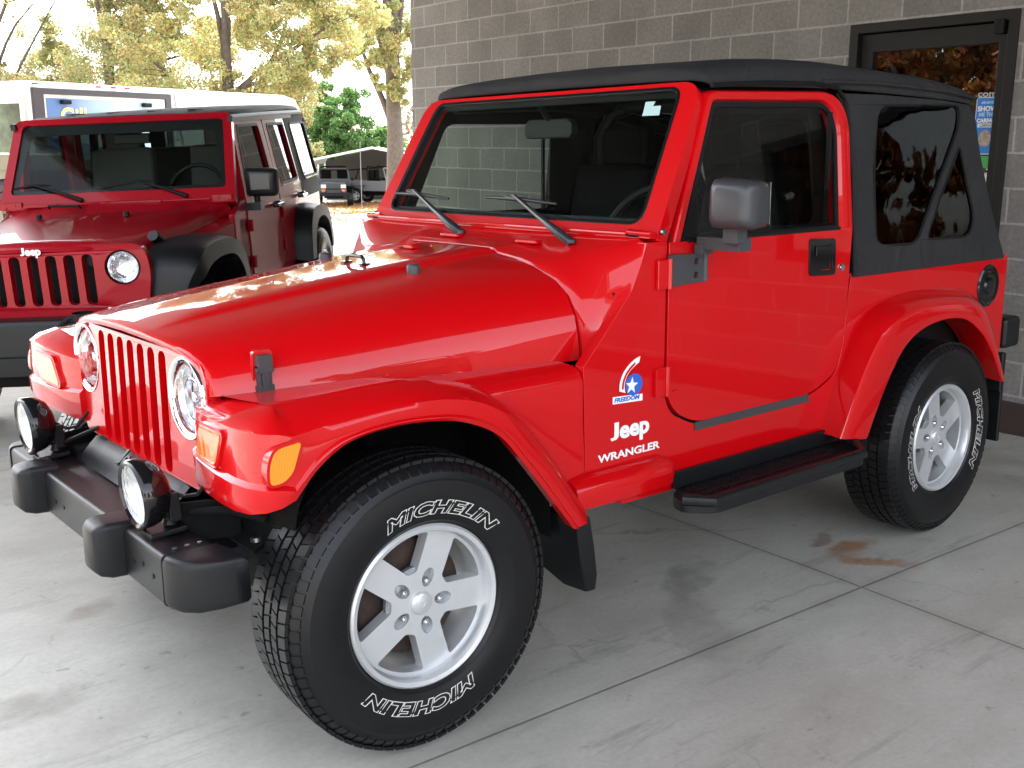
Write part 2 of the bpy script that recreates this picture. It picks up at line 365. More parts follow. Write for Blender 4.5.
    vo = N.new('ShaderNodeTexVoronoi'); vo.feature = 'DISTANCE_TO_EDGE'; vo.inputs['Scale'].default_value = .8; L.new(wv.outputs[0], vo.inputs['Vector'])
    ck = N.new('ShaderNodeMapRange'); ck.inputs['From Min'].default_value = .006; ck.inputs['From Max'].default_value = .001; L.new(vo.outputs[0], ck.inputs[0])
    base = mix(base, (.17, .16, .14), math_('MULTIPLY', math_('MULTIPLY', ck.outputs[0], .45), ramp(noise(.9, 4), [(.50, (0, 0, 0)), (.60, (1, 1, 1))])))
    mp2 = N.new('ShaderNodeMapping'); mp2.inputs['Rotation'].default_value = (0, 0, R(-12)); mp2.inputs['Scale'].default_value = (.5, 3.5, 1); L.new(V, mp2.inputs['Vector'])
    base = mix(base, (.21, .205, .19), ramp(noise(2.2, 7, .75, mp2.outputs[0], .3), [(.56, (0, 0, 0)), (.66, (.55, .55, .55))]))
    # joints
    wa_ = R(3.4766); jm = N.new('ShaderNodeMapping'); jm.vector_type = 'TEXTURE'; jm.inputs['Location'].default_value = (1.70, -.965, 0); jm.inputs['Rotation'].default_value = (0, 0, -wa_+R(.9)); L.new(V, jm.inputs['Vector'])
    sp = N.new('ShaderNodeSeparateXYZ'); L.new(jm.outputs[0], sp.inputs[0]); ds = []
    for ax in (0, 1):
        a = math_('ADD', sp.outputs[ax], 1.83); a = math_('FLOORED_MODULO', a, 3.66); a = math_('SUBTRACT', a, 1.83); ds.append(math_('ABSOLUTE', a))
    dmin = math_('MINIMUM', ds[0], ds[1])
    wide = N.new('ShaderNodeMapRange'); wide.inputs['From Min'].default_value = .05; wide.inputs['From Max'].default_value = .0; wide.inputs['To Max'].default_value = .35; L.new(dmin, wide.inputs[0])
    base = mix(base, (.17, .15, .12), math_('MULTIPLY', wide.outputs[0], ramp(noise(5, 5), [(.35, (.1, .1, .1)), (.65, (1, 1, 1))])))
    ln_ = N.new('ShaderNodeMapRange'); ln_.inputs['From Min'].default_value = .0048; ln_.inputs['From Max'].default_value = .0025; L.new(dmin, ln_.inputs[0])
    base = mix(base, (.05, .045, .04), math_('MULTIPLY', ln_.outputs[0], .60))
    L.new(base, b.inputs['Base Color']); b.inputs['Roughness'].default_value = .62
    L.new(ramp(noise(2.2, 5), [(.3, (.38, .38, .38)), (.7, (.62, .62, .62))]), b.inputs['Roughness'])
    h = math_('SUBTRACT', math_('MULTIPLY', noise(90, 4, .7), .12), ln_.outputs[0]); bm = N.new('ShaderNodeBump'); bm.inputs['Strength'].default_value = .5; bm.inputs['Distance'].default_value = .004
    L.new(h, bm.inputs['Height']); L.new(bm.outputs[0], b.inputs['Normal']); return m
pv = [-11, -6, -3, -.75]+[-.75+.25*i for i in range(1, 16)]+[4, 5, 6, 7]
grid('concrete_pavement', [-9, -5, -2, 0, 2, 2.75, 3.0, 3.3, 3.6, 3.9, 4.2, 4.5, 4.9, 6.2], pv, lambda x, y: slope(y)+fall(x), concretemat())

# ------------------------------------------------------------------ block building with canopy
WA = R(3.4766); WN = Vector((math.cos(WA), -math.sin(WA), 0)); WD = Vector((math.sin(WA), math.cos(WA), 0)); WOFF = 4.03; BLOC = (4.94072, 0.19414, -0.25026)
bld = empty('block_building', BLOC, (0, 0, math.atan2(-math.cos(WA), -math.sin(WA)))); bld.scale = (1.171, 1.171, 1.171)
tag(bld, 'grey concrete block building with a glass door, standing behind the bright red car', 'building')
def blockmat():
    m, N, L, b = newmat('grey_block'); tc = N.new('ShaderNodeTexCoord')
    sp = N.new('ShaderNodeSeparateXYZ'); L.new(tc.outputs['Object'], sp.inputs[0])
    cb = N.new('ShaderNodeCombineXYZ')
    ax = N.new('ShaderNodeMath'); ax.operation = 'ADD'; L.new(sp.outputs[0], ax.inputs[0]); L.new(sp.outputs[1], ax.inputs[1])
    a = N.new('ShaderNodeMath'); a.operation = 'ADD'; a.inputs[1].default_value = 20*.3475+1.086; L.new(ax.outputs[0], a.inputs[0])
    c = N.new('ShaderNodeMath'); c.operation = 'ADD'; c.inputs[1].default_value = -1.2412+20*.1737+.0; L.new(sp.outputs[2], c.inputs[0])
    L.new(a.outputs[0], cb.inputs[0]); L.new(c.outputs[0], cb.inputs[1])
    wn = N.new('ShaderNodeTexNoise'); wn.inputs['Scale'].default_value = 18; L.new(tc.outputs['Object'], wn.inputs['Vector'])
    wm = N.new('ShaderNodeVectorMath'); wm.operation = 'MULTIPLY_ADD'; wm.inputs[1].default_value = (.006, .006, 0); L.new(wn.outputs[1], wm.inputs[0]); L.new(cb.outputs[0], wm.inputs[2])
    br = N.new('ShaderNodeTexBrick'); br.offset = .5; br.inputs['Scale'].default_value = 1; br.inputs['Brick Width'].default_value = .3475; br.inputs['Row Height'].default_value = .1737
    br.inputs['Mortar Size'].default_value = .0068; br.inputs['Mortar Smooth'].default_value = .15; br.inputs['Bias'].default_value = 0
    br.inputs['Color1'].default_value = (.195, .181, .169, 1); br.inputs['Color2'].default_value = (.245, .229, .214, 1); br.inputs['Mortar'].default_value = (.37, .352, .33, 1)
    L.new(wm.outputs[0], br.inputs['Vector'])
    n = N.new('ShaderNodeTexNoise'); n.inputs['Scale'].default_value = 42; n.inputs['Detail'].default_value = 7; n.inputs['Roughness'].default_value = .75; L.new(tc.outputs['Object'], n.inputs['Vector'])
    r = N.new('ShaderNodeMapRange'); r.inputs['From Min'].default_value = .3; r.inputs['From Max'].default_value = .7; r.inputs['To Min'].default_value = .72; r.inputs['To Max'].default_value = 1.25; L.new(n.outputs[0], r.inputs[0])
    n3 = N.new('ShaderNodeTexNoise'); n3.inputs['Scale'].default_value = 2.4; n3.inputs['Detail'].default_value = 4; L.new(tc.outputs['Object'], n3.inputs['Vector'])
    r3 = N.new('ShaderNodeMapRange'); r3.inputs['From Min'].default_value = .3; r3.inputs['From Max'].default_value = .7; r3.inputs['To Min'].default_value = .85; r3.inputs['To Max'].default_value = 1.15; L.new(n3.outputs[0], r3.inputs[0])
    pm = N.new('ShaderNodeMath'); pm.operation = 'MULTIPLY'; L.new(r.outputs[0], pm.inputs[0]); L.new(r3.outputs[0], pm.inputs[1])
    sc = N.new('ShaderNodeVectorMath'); sc.operation = 'SCALE'; L.new(br.outputs[0], sc.inputs[0]); L.new(pm.outputs[0], sc.inputs['Scale']); L.new(sc.outputs[0], b.inputs['Base Color'])
    b.inputs['Roughness'].default_value = .9
    h = N.new('ShaderNodeMath'); h.operation = 'MULTIPLY_ADD'; h.inputs[1].default_value = .35; L.new(n.outputs[0], h.inputs[0])
    iv = N.new('ShaderNodeMath'); iv.operation = 'SUBTRACT'; iv.inputs[0].default_value = 1; L.new(br.outputs[1], iv.inputs[1]); L.new(iv.outputs[0], h.inputs[2])
    bm = N.new('ShaderNodeBump'); bm.inputs['Strength'].default_value = .7; bm.inputs['Distance'].default_value = .008; L.new(h.outputs[0], bm.inputs['Height']); L.new(bm.outputs[0], b.inputs['Normal']); return m
BLOCK = blockmat(); BRONZE = mat('dark_bronze_frame', (.010, .0085, .0075), .5, spec=.3)
HT = 3.35
mb = MB()   # local x = -s, y = into the building, z = up
door = (-1.058, -.075, 2.098); win = (1.50, 2.90, .85, 1.96)
mb.plate([(-5.84, -.7), (11, -.7), (11, HT), (-5.84, HT)], [[(door[0], -.2), (door[1], -.2), (door[1], door[2]), (door[0], door[2])], [(win[0], win[2]), (win[1], win[2]), (win[1], win[3]), (win[0], win[3])]], lambda u, v, w: (u, w, v), 0, .2)
mb.box((-5.74, 4.1, 1.325), (.2, 7.8, 4.05)); mb.box((10.9, 4.1, 1.325), (.2, 7.8, 4.05)); mb.box((2.58, 8.1, 1.325), (16.84, .2, 4.05))
finish('wall', mb, BLOCK, bld, smooth=0)
mb = MB(); mb.box((2.58, 4.1, HT+.06), (17, 8.4, .12)); finish('roof', mb, mat('roof_membrane', (.25, .25, .25), .8), bld, smooth=0)
mb = MB(); mb.plate([(-.065, -.3), (10.98, -.3), (10.98, .165), (-.065, .165)], [], lambda u, v, w: (u, w, v), -.014, .0); mb.plate([(-5.82, -.6), (-1.068, -.6), (-1.068, .165), (-5.82, .165)], [], lambda u, v, w: (u, w, v), -.014, .0)
finish('base_trim', mb, mat('brown_base_trim', (.055, .032, .026), .5), bld, smooth=0, bevel=.004)
mb = MB(); mb.box((2.58, 2.5, .02), (16, 4.6, .04)); finish('interior_floor', mb, mat('interior_floor_tile', (.12, .11, .10), .5), bld)
# door frame
mb = MB(); a, b_, t = door
mb.plate([(a, -.05), (a, t), (b_, t), (b_, -.05), (b_-.055, -.05), (b_-.055, t-.05), (a+.055, t-.05), (a+.055, -.05)], [], lambda u, v, w: (u, w, v), -.012, .12)
fr = finish('door_frame', mb, BRONZE, bld, bevel=.004)
mb = MB(); gl = (-.921, -.185)
mb.plate([(a+.06, .012), (a+.06, t-.055), (b_-.06, t-.055), (b_-.06, .012)], [[(gl[0], .25), (gl[0], 1.946), (gl[1], 1.946), (gl[1], .25)]], lambda u, v, w: (u, w, v), .02, .065)
dr = finish('glass_door', mb, BRONZE, bld, bevel=.004)
STORE = glassmat('door_pane_glass', (.55, .56, .55), ior=2.0)
mb = MB(); mb.box(((gl[0]+gl[1])/2, .042, 1.098), (gl[1]-gl[0]+.01, .008, 1.70)); finish('pane', mb, STORE, dr, smooth=0)
mb = MB(); mb.tube([(-.85, -.05, .98), (-.30, -.05, .98)], .013, 10); mb.box((-.85, -.02, .98), (.03, .07, .03)); mb.box((-.30, -.02, .98), (.03, .07, .03)); finish('push_bar', mb, STEEL, dr)
mb = MB(); mb.box((-.17, .0, 2.02), (.05, .055, .07)); finish('door_closer', mb, BLK, dr, bevel=.004)
v, f = text_geo('.com', .042, .0006, off=.0012); mb = MB(); mb.add([(-.238+x*1.45, .0365, 1.690+y-.0) for x, y, z in v], f); finish('lettering', mb, DECALW, dr, smooth=0, weld=False)
# poster on the pane
def wtext(s, size, x, z, yy, m, par, off=.0015, sx=1.0, nm='lettering'):
    v, f = text_geo(s, size, .0004, off=off); mb = MB(); mb.add([(x+p[0]*sx, yy-p[2], z+p[1]) for p in v], f); return finish(nm, mb, m, par, smooth=0, weld=False)
PBLUE = mat('poster_blue', (.02, .20, .62), .4); PGREEN = mat('poster_green', (.06, .42, .10), .4)
mb = MB(); mb.box((-.222, .0355, 1.545), (.125, .002, .285), mi=0); mb.box((-.222, .034, 1.545), (.117, .0015, .277), mi=1); mb.box((-.222, .0355, 1.365), (.10, .002, .06), mi=2)
ps = finish('poster', mb, [DECALW, PBLUE, PGREEN], dr, smooth=0)
wtext('ASK US TO', .014, -.222, 1.655, .0325, mat('poster_pale_text', (.35, .6, .85), .4), dr); wtext('SHOW', .034, -.222, 1.618, .0325, DECALW, dr); wtext('ME THE', .026, -.222, 1.592, .0325, mat('poster_pale_text2', (.35, .6, .85), .4), dr)
wtext('CARFAX', .027, -.222, 1.562, .0325, DECALW, dr); wtext('CARFAX', .018, -.222, 1.541, .0325, BLK, dr, .001)
mb = MB(); mb.box((-.222, .0325, 1.547), (.09, .0008, .019)); finish('poster_strip', mb, DECALW, dr, smooth=0)
mb = MB(); mb.plate(circle(-.222, 1.483, .034, 20, .042), [], lambda u, v, w: (u, w, v), .0322, .0330); finish('poster_picture', mb, mat('poster_picture_tan', (.42, .33, .28), .6, var=.5, vscale=60), dr, smooth=0)
# storefront window with the open sign
mb = MB(); a, b_, z0, z1 = win
mb.plate([(a, z0), (a, z1), (b_, z1), (b_, z0)], [[(a+.06, z0+.06), (a+.06, z1-.06), (b_-.06, z1-.06), (b_-.06, z0+.06)]], lambda u, v, w: (u, w, v), -.01, .08)
wf = finish('window', mb, BRONZE, bld, bevel=.004)
mb = MB(); mb.box(((a+b_)/2, .04, (z0+z1)/2), (b_-a-.1, .008, z1-z0-.1)); finish('pane', mb, STORE, wf, smooth=0)
v, f = text_geo('OPEN', .21, .004, .006, fill=False); mb = MB(); mb.add([(2.46+p[0]*1.05, .085-p[2], 1.60+p[1]) for p in v], f)
finish('open_sign', mb, mat('sign_tube_grey', (.30, .32, .33), .4), wf, weld=False)
# shelves and dark counter inside the shop
mb = MB(); mb.box((-.6, 2.2, .55), (1.6, .6, 1.1)); finish('counter', mb, mat('counter_wood', (.10, .05, .03), .5), bld, bevel=.01)
# canopy over the cars
CEIL = mat('canopy_soffit', (.030, .028, .026), .75, bump=.1, bscale=3)
mb = MB()
CX0, CX1, CY = -7.4, 3.4, -5.3
mb.box(((CX0+CX1)/2, CY/2, HT+.0), (CX1-CX0, -CY-.04, .22))
finish('canopy', mb, CEIL, bld, smooth=0)
mb = MB()
mb.box(((CX0+CX1)/2, CY-.05, HT+.05), (CX1-CX0+.2, .06, .42)); mb.box((CX0-.05, CY/2, HT+.05), (.06, -CY, .42)); mb.box((CX1+.05, CY/2, HT+.05), (.06, -CY, .42))
finish('fascia', mb, mat('canopy_fascia', (.5, .5, .5), .5), bld, smooth=0)
for lx in (-7.2,):
    mb = MB(); mb.box((lx, -5.0, 1.4), (.3, .3, 4.0)); finish('column', mb, BLOCK, bld, smooth=0)

exec_blocks = []

# ------------------------------------------------------------------ wheel
def make_wheel(parent, Rt=.372, W=.235, letters='MICHELIN', spin=0.0, detail=True, rimscale=1.0, alloy=None):
    """wheel about the origin; outer side faces -Y"""
    alloy = alloy or ALLOY
    # outer face of tyre at y=-W/2
    h = W/2; rr = .200*rimscale
    mb = MB()   # alloy: flange, barrel, spokes
    prof = [(rr-.012, -h+.030), (rr-.012, -h+.010), (rr-.006, -h-.003), (rr+.004, -h-.006), (rr+.010, -h+.000), (rr+.010, -h+.012), (rr+.004, -h+.02), (rr+.002, h-.02), (rr-.012, h-.02), (rr-.016, 0), (rr-.022, -h+.06), (rr-.012, -h+.030)]
    mb.lathe(prof, n=72)
    P = lambda u, v, w: (u, w+dish(math.hypot(u, v)), v)
    def dish(r): return 0
    holes = []; lugs = []
    for k in range(5):
        a0 = spin+k*2*math.pi/5
        ang = lambda r, hw, s: (r*math.cos(a0+s*math.asin(hw/r)), r*math.sin(a0+s*math.asin(hw/r)))
        a1 = a0+2*math.pi/5
        pts = []
        ri, ro = .066, rr-.020
        pin = (.068*math.cos((a0+a1)/2), .068*math.sin((a0+a1)/2))
        r1 = ro
        s1 = math.asin(.039/r1)
        arc = [(r1*math.cos(t), r1*math.sin(t)) for t in np.linspace(a0+s1, a1-s1, 9)]
        q = [(.082*math.cos(a0+math.asin(.037/.082)), .082*math.sin(a0+math.asin(.037/.082)))]
        q2 = [(.082*math.cos(a1-math.asin(.037/.082)), .082*math.sin(a1-math.asin(.037/.082)))]
        poly = roundpoly([q[0]]+[arc[0]]+[arc[-1]]+[q2[0]], [.006, .012, .012, .006], 3)
        # keep outer edge following the rim
        poly = roundpoly(q+arc+q2, [.006, .010]+[0]*7+[.010, .006], 3)
        holes.append(poly)
        lc = (.056*math.cos(a0+.02), .056*math.sin(a0+.02)); lugs.append(lc)
        ex = Vector((math.cos(a0), math.sin(a0))); ey = Vector((-ex.y, ex.x))
        el = [tuple(Vector(lc)+ex*(.024*math.cos(t)+.008)+ey*.0160*math.sin(t)) for t in np.linspace(0, 2*math.pi, 17)[:-1]]
        holes.append(el)
    mb.plate(circle(0, 0, rr-.010, 80), holes, P, -h+.028, -h+.064)
    rim = finish('wheel', mb, alloy, parent, smooth=40, bevel=.004, segs=2, weld=False)
    mb = MB()
    mb.lathe([(0, -h+.044), (.088, -h+.044), (.088, -h+.056), (.0, -h+.056)], n=32); finish('hub_plate', mb, ALLOYD, rim)
    mb = MB(); mb.lathe([(0, -h+.018), (.006, -h+.0185), (.007, -h+.0165), (.022, -h+.018), (.028, -h+.022), (.030, -h+.030), (.030, -h+.04)], n=36)
    finish('centre_cap', mb, alloy, rim, smooth=50)
    for lx, lz in lugs:
        mb = MB(); mb.lathe([(0, -h+.022), (.004, -h+.022), (.0075, -h+.026), (.0095, -h+.034), (.0095, -h+.048)], (lx, 0, lz), n=10); finish('lug_nut', mb, CHROME, rim)
    mb = MB(); mb.lathe([(0.0, -.02), (.135, -.02), (.145, -.014), (.145, .012), (.0, .012)], n=40); mb.lathe([(.05, .012), (.05, .1), (.0, .1)], n=16); finish('brake_disc', mb, RUST, rim)
    # tyre
    mb = MB(); sw = h+.006
    side = [(rr+.002, -h+.012), (rr+.010, -h+.004), (rr+.020, -sw-.001), (rr+.028, -sw-.003), (rr+.040, -sw-.008), (rr+.065, -sw-.012), (rr+.095, -sw-.012), (rr+.118, -sw-.009), (rr+.121, -sw-.006), (Rt-.034, -sw+.001), (Rt-.022, -sw+.010), (Rt-.014, -sw+.020), (Rt-.010, -h+.030)]
    prof = side+[(Rt-.0075, -.03), (Rt-.0075, .03)]+[(r, -y) for r, y in reversed(side)]
    mb.lathe(prof, n=120)
    if detail:
        nb = 74
        for k in range(nb):
            a = 2*math.pi*k/nb
            for ri_, (yc, wd, ph, sk) in enumerate([(-.073, .036, 0, .25), (-.037, .026, .5, -.3), (0, .026, .15, .3), (.037, .026, .6, -.3), (.073, .036, .1, .25)]):
                aa = a+ph*2*math.pi/nb; dl = math.pi/nb*(.86)
                v = []
                for r in (Rt-.012, Rt-.0008 if abs(yc) < .05 else Rt-.003):
                    for sy in (-1, 1):
                        for sa in (-1, 1):
                            t = aa+sa*dl+sk*sy*wd/2/Rt; v.append((r*math.cos(t), yc+sy*wd/2, r*math.sin(t)))
                mb.add(v, [(0, 1, 3, 2), (4, 6, 7, 5), (0, 4, 5, 1), (2, 3, 7, 6), (0, 2, 6, 4), (1, 5, 7, 3)])
            for sg in (-1, 1):   # shoulder lugs
                v = []; dl = math.pi/nb*.74; aa = a+(.3 if sg < 0 else .7)*2*math.pi/nb
                for (r, y) in ((Rt-.006, sg*(h-.026)), (Rt-.017, sg*(sw-.012)), (Rt-.031, sg*(sw+.001)), (Rt-.045, sg*(sw-.004)), (Rt-.02, sg*(h-.03))):
                    for sa in (-1, 1): t = aa+sa*dl; v.append((r*math.cos(t), y, r*math.sin(t)))
                mb.add(v, [(0, 1, 3, 2), (2, 3, 5, 4), (4, 5, 7, 6), (0, 2, 4, 6, 8), (1, 9, 7, 5, 3)])
    ty = finish('tyre', mb, RUB, rim, smooth=32, weld=False)
    if letters:
        def ring(word, size, radius, centre, bevel, fill, m, yo, sx=1.15, space=1.0, shear=.25):
            v, f = text_geo(word, size, 0, bevel, fill=fill, shear=shear, space=space, off=.002)
            mb = MB(); vv = []
            for x, y, z in v:
                r = radius+y; a = centre-(x*sx)/radius
                if centre < 0: pass
                # follow the bulge of the sidewall
                yy = float(np.interp(r, [rr+.028, rr+.040, rr+.065, rr+.095, rr+.118], [-sw-.003, -sw-.008, -sw-.012, -sw-.012, -sw-.009]))
                vv.append((r*math.cos(a), yy+yo-z*.4, r*math.sin(a)))
            mb.add(vv, f); finish('lettering', mb, m, rim, smooth=0, weld=False)
        for c in letters_angles: ring(letters, .043, rr+.040, c, .0009, False, LETTER, -.0005, sx=1.52, space=1.06)
        ring('LTX M/S', .034, rr+.045, math.pi+.15, .0009, False, RUB, -.0006, sx=1.3, space=1.15)
        ring('P225/75R15', .022, rr+.060, .12, .0006, False, RUB, -.0006, sx=1.2, space=1.1)
    return rim
letters_angles = (R(80), R(-97))

# ------------------------------------------------------------------ foreground car (x to the rear, -y towards the camera)
RA = R(-.87405)
car = empty('off_road_car', (0, 0, -.01144), (RA, 0, 0))
tag(car, 'bright red two-door off-road car with a black soft top, nearest in the picture', 'car')
YS = -.75
def side(x, z, y=0): return (x, YS+y, z)
TK = .06/.58
def tumble(z): return TK*(z-1.02)
def mir(o_mb):   # mirror copy of a MB in y
    q = MB(); q.v = [(x, -y, z) for x, y, z in o_mb.v]; q.f = [tuple(reversed(f)) for f in o_mb.f]; q.mi = list(o_mb.mi); return q
def both(name, mbf, m, parent, **k):
    mb = mbf(); o1 = finish(name, mb, m, parent, **k); o2 = finish(name, mir(mb), m, parent, **k); return o1, o2

# tub: two side panels, rear panel, floor, cowl
door_out = [(.939, 1.183), (.940, .738), (.973, .680), (1.075, .628), (1.650, .626), (1.818, .690), (1.846, .832), (1.858, 1.183)]
door_out = roundpoly(door_out, [0, .09, .06, .06, .10, .12, .10, 0], 5)
arch = [(2.835, .50), (2.80, .56), (2.70, .69), (2.588, .775), (2.444, .832), (2.233, .832), (2.08, .78), (1.96, .64), (1.86, .455)]
arch = catmull(arch, 20)
tub = [(.625, .47), (.617, .70), (.612, .865), (.68, .935), (.74, 1.0), (.796, 1.06), (.83, 1.13), (.852, 1.188), (.936, 1.188)]
tub += [(x-.0045 if x < 1 else x, z-.0045 if z < .72 else z) for x, z in door_out if z < 1.18]
tub = [p for p in tub]
tub += [(1.864, 1.019), (2.90, 1.019), (2.955, 1.0), (2.962, .50)] + arch + [(1.84, .452), (.70, .452)]
tub2 = []
for p in tub:
    if not tub2 or (abs(p[0]-tub2[-1][0])+abs(p[1]-tub2[-1][1])) > .0012: tub2.append(p)
def mk():
    mb = MB(); mb.plate(tub2, [], lambda u, v, w: (u, YS+w, v), 0, .035)
    mb.tube([(1.862, YS+.012, 1.019), (2.3, YS+.012, 1.0195), (2.93, YS+.012, 1.019)], .009, 8); return mb
body = finish('body', mk(), RED, car, bevel=.004); body_r = finish('body', mir(mk()), RED, car, bevel=.004)
mb = MB()
mb.box((2.965, 0, .76), (.03, 1.49, .52)); mb.box((1.9, 0, .50), (2.1, 1.44, .03), mi=1); mb.box((.78, 0, .75), (.03, 1.42, .60), mi=1)
mb.box((1.35, 0, .52), (1.0, .28, .12), mi=1); mb.box((2.3, -.55, .66), (.8, .30, .30), mi=1); mb.box((2.3, .55, .66), (.8, .30, .30), mi=1)
finish('tub_floor', mb, [RED, BLK], car, smooth=0)
# dark liner behind the door gaps and below the sill
mb = MB(); mb.plate(offset_poly(door_out, .02), [], lambda u, v, w: (u, YS+w, v), .020, .026); mb.box((.624, YS+.025, .66), (.02, .02, .40)); o = finish('door_seal', mb, BLK, car, smooth=0)
q = mir(mb); finish('door_seal', q, BLK, car, smooth=0)

# hood section profile
prof_h = [(1, 0), (.988, .19), (.962, .42), (.905, .62), (.80, .765), (.665, .86), (.52, .918), (.40, .945), (.352, .958), (.338, .984), (.324, 1.0), (.18, 1.003), (0, 1.004)]
def hood_section(x, inset=0.0, dz=0.0):
    t = (x+.34)/1.06; t_ = max(t, 0)
    W = .492+.170*t_**.9-inset; zb = .880-.016*min(1, t_/.35); zt = 1.010+.142*t_**.85-inset+dz
    bw = 1.0
    out = []
    for (a, b) in prof_h:
        k = max(0, min(1, (t-.02)/.12)); 
        if b > .945 and k < 1: b = .945+(b-.945)*k + (.05*(1-k)*(1-a/.40)**.5 if a < .40 else 0)
        out.append((x, -W*a, zb+(zt-zb)*b))
    return out
sts = [(-.352, .030, 0), (-.366, .026, 0), (-.372, .018, 0), (-.371, .009, 0), (-.362, .003, 0), (-.345, 0, 0)]
rows = []
for x, ins, dz in sts:
    s_ = hood_section(max(x, -.345), ins, dz); rows.append([(x+.035*(abs(p[1])/.49)**3, p[1], p[2]) for p in s_])
for x in np.linspace(-.30, .715, 22):
    fr_ = .035*max(0, 1-(x+.34)/.25)
    rows.append([(x+fr_*(abs(p[1])/.55)**3-(.028*(p[1]/.6)**2 if x > .5 else .028*(p[1]/.6)**2*max(0, (x-.2)/.3)), p[1], p[2]) for p in hood_section(x)])
last = rows[-1]; rows.append([(p[0]+.003, p[1]*.992, p[2]-.014) for p in last])
full = [r+[(p[0], -p[1], p[2]) for p in reversed(r[:-1])] for r in rows]
mb = MB(); mb.loft(full); hood = finish('hood', mb, RED, car, smooth=50)
# cowl between the hood and the windshield
H = [(p[0]+.006, p[1], p[2]) for p in last]
Bc = [(.612, -.75, .865), (.68, -.75, .935), (.74, -.75, 1.0), (.796, -.75, 1.06), (.83, -.75, 1.13), (.852, -.745, 1.186), (.868, -.70, 1.197), (.872, -.62, 1.199), (.874, -.5, 1.199), (.875, -.4, 1.2), (.876, -.3, 1.2), (.877, -.15, 1.2), (.877, 0, 1.2)]
rows = []
for t in (0, .04, .2, .4, .6, .8, .93, 1):
    r = []
    for a, b in zip(H, Bc):
        a, b = Vector(a), Vector(b); p = a.lerp(b, t); 
        sag = math.sin(math.pi*t); j = H.index(tuple(a)) if False else 0
        p.z -= .012*sag
        r.append(tuple(p))
    rows.append(r)
rows[0] = [(p[0], p[1]*.992, p[2]-.014) for p in rows[0]]
full = [r+[(p[0], -p[1], p[2]) for p in reversed(r[:-1])] for r in rows]
mb = MB(); mb.loft(full); mb.box((.90, 0, 1.185), (.06, 1.40, .03)); cowl = finish('cowl', mb, RED, car, smooth=40)
mb = MB(); mb.tube([(.872, -.70, 1.205), (.872, 0, 1.2065), (.872, .70, 1.205)], .006, 8); finish('cowl_seal', mb, BLK, cowl)
for yy in (-.30, .10):
    mb = MB(); mb.box((.80, yy, 1.170), (.03, .10, .012)); finish('cowl_nozzle', mb, RED, cowl, bevel=.005)

# hood details
def hood_z(x, y):
    r = hood_section(x); ysr = [-p[1] for p in r][::-1]; zs = [p[2] for p in r][::-1]; return float(np.interp(abs(y), ysr, zs))
for (x, y) in ((.40, -.255), (.40, .255)):
    z = hood_z(x, y); mb = MB(); mb.lathe([(0, .026), (.016, .025), (.020, .018), (.020, -.004), (0, -.004)], (x, y, z), 'z', 20, sx=1.0); finish('hood_bumper', mb, GREYPL, hood, smooth=60)
mb = MB(); z = hood_z(.36, 0)
mb.tube([(.36, -.05, z), (.36, -.048, z+.018), (.36, -.035, z+.024), (.36, .035, z+.024), (.36, .048, z+.018), (.36, .05, z)], .006, 8); mb.box((.36, -.052, z+.002), (.03, .018, .006)); mb.box((.36, .052, z+.002), (.03, .018, .006))
finish('tie_down_loop', mb, GLOSSBLK, hood)
mb = MB(); z = hood_z(.62, .12); mb.box((.60, .05, hood_z(.60, .05)+.006), (.03, .05, .012)); finish('washer_nozzle', mb, RED, hood, bevel=.004)
def latch(sy):
    mb = MB(); y = sy*.512
    mb.plate(roundpoly([(-.236, .980), (-.186, .980), (-.180, .905), (-.195, .885), (-.228, .885), (-.240, .905)], .012, 4), [], lambda u, v, w: (u, sy*(.487+.30*max(0, .95-v)*.1)+w*sy, v), 0, .014, mi=1)
    mb.box((-.214, sy*.512, .948), (.036, .022, .042)); mb.box((-.214, sy*.514, .913), (.018, .014, .10)); mb.box((-.228, sy*.508, .908), (.008, .018, .07)); mb.box((-.200, sy*.508, .908), (.008, .018, .07))
    mb.box((-.214, sy*.524, .874), (.044, .04, .012)); mb.box((-.214, sy*.512, .885), (.044, .016, .022)); mb.tube([(-.236, sy*.514, .933), (-.192, sy*.514, .933)], .007, 8)
    return finish('hood_latch', mb, [GREYPL, RED], hood, bevel=.003)
latch(-1); latch(1)

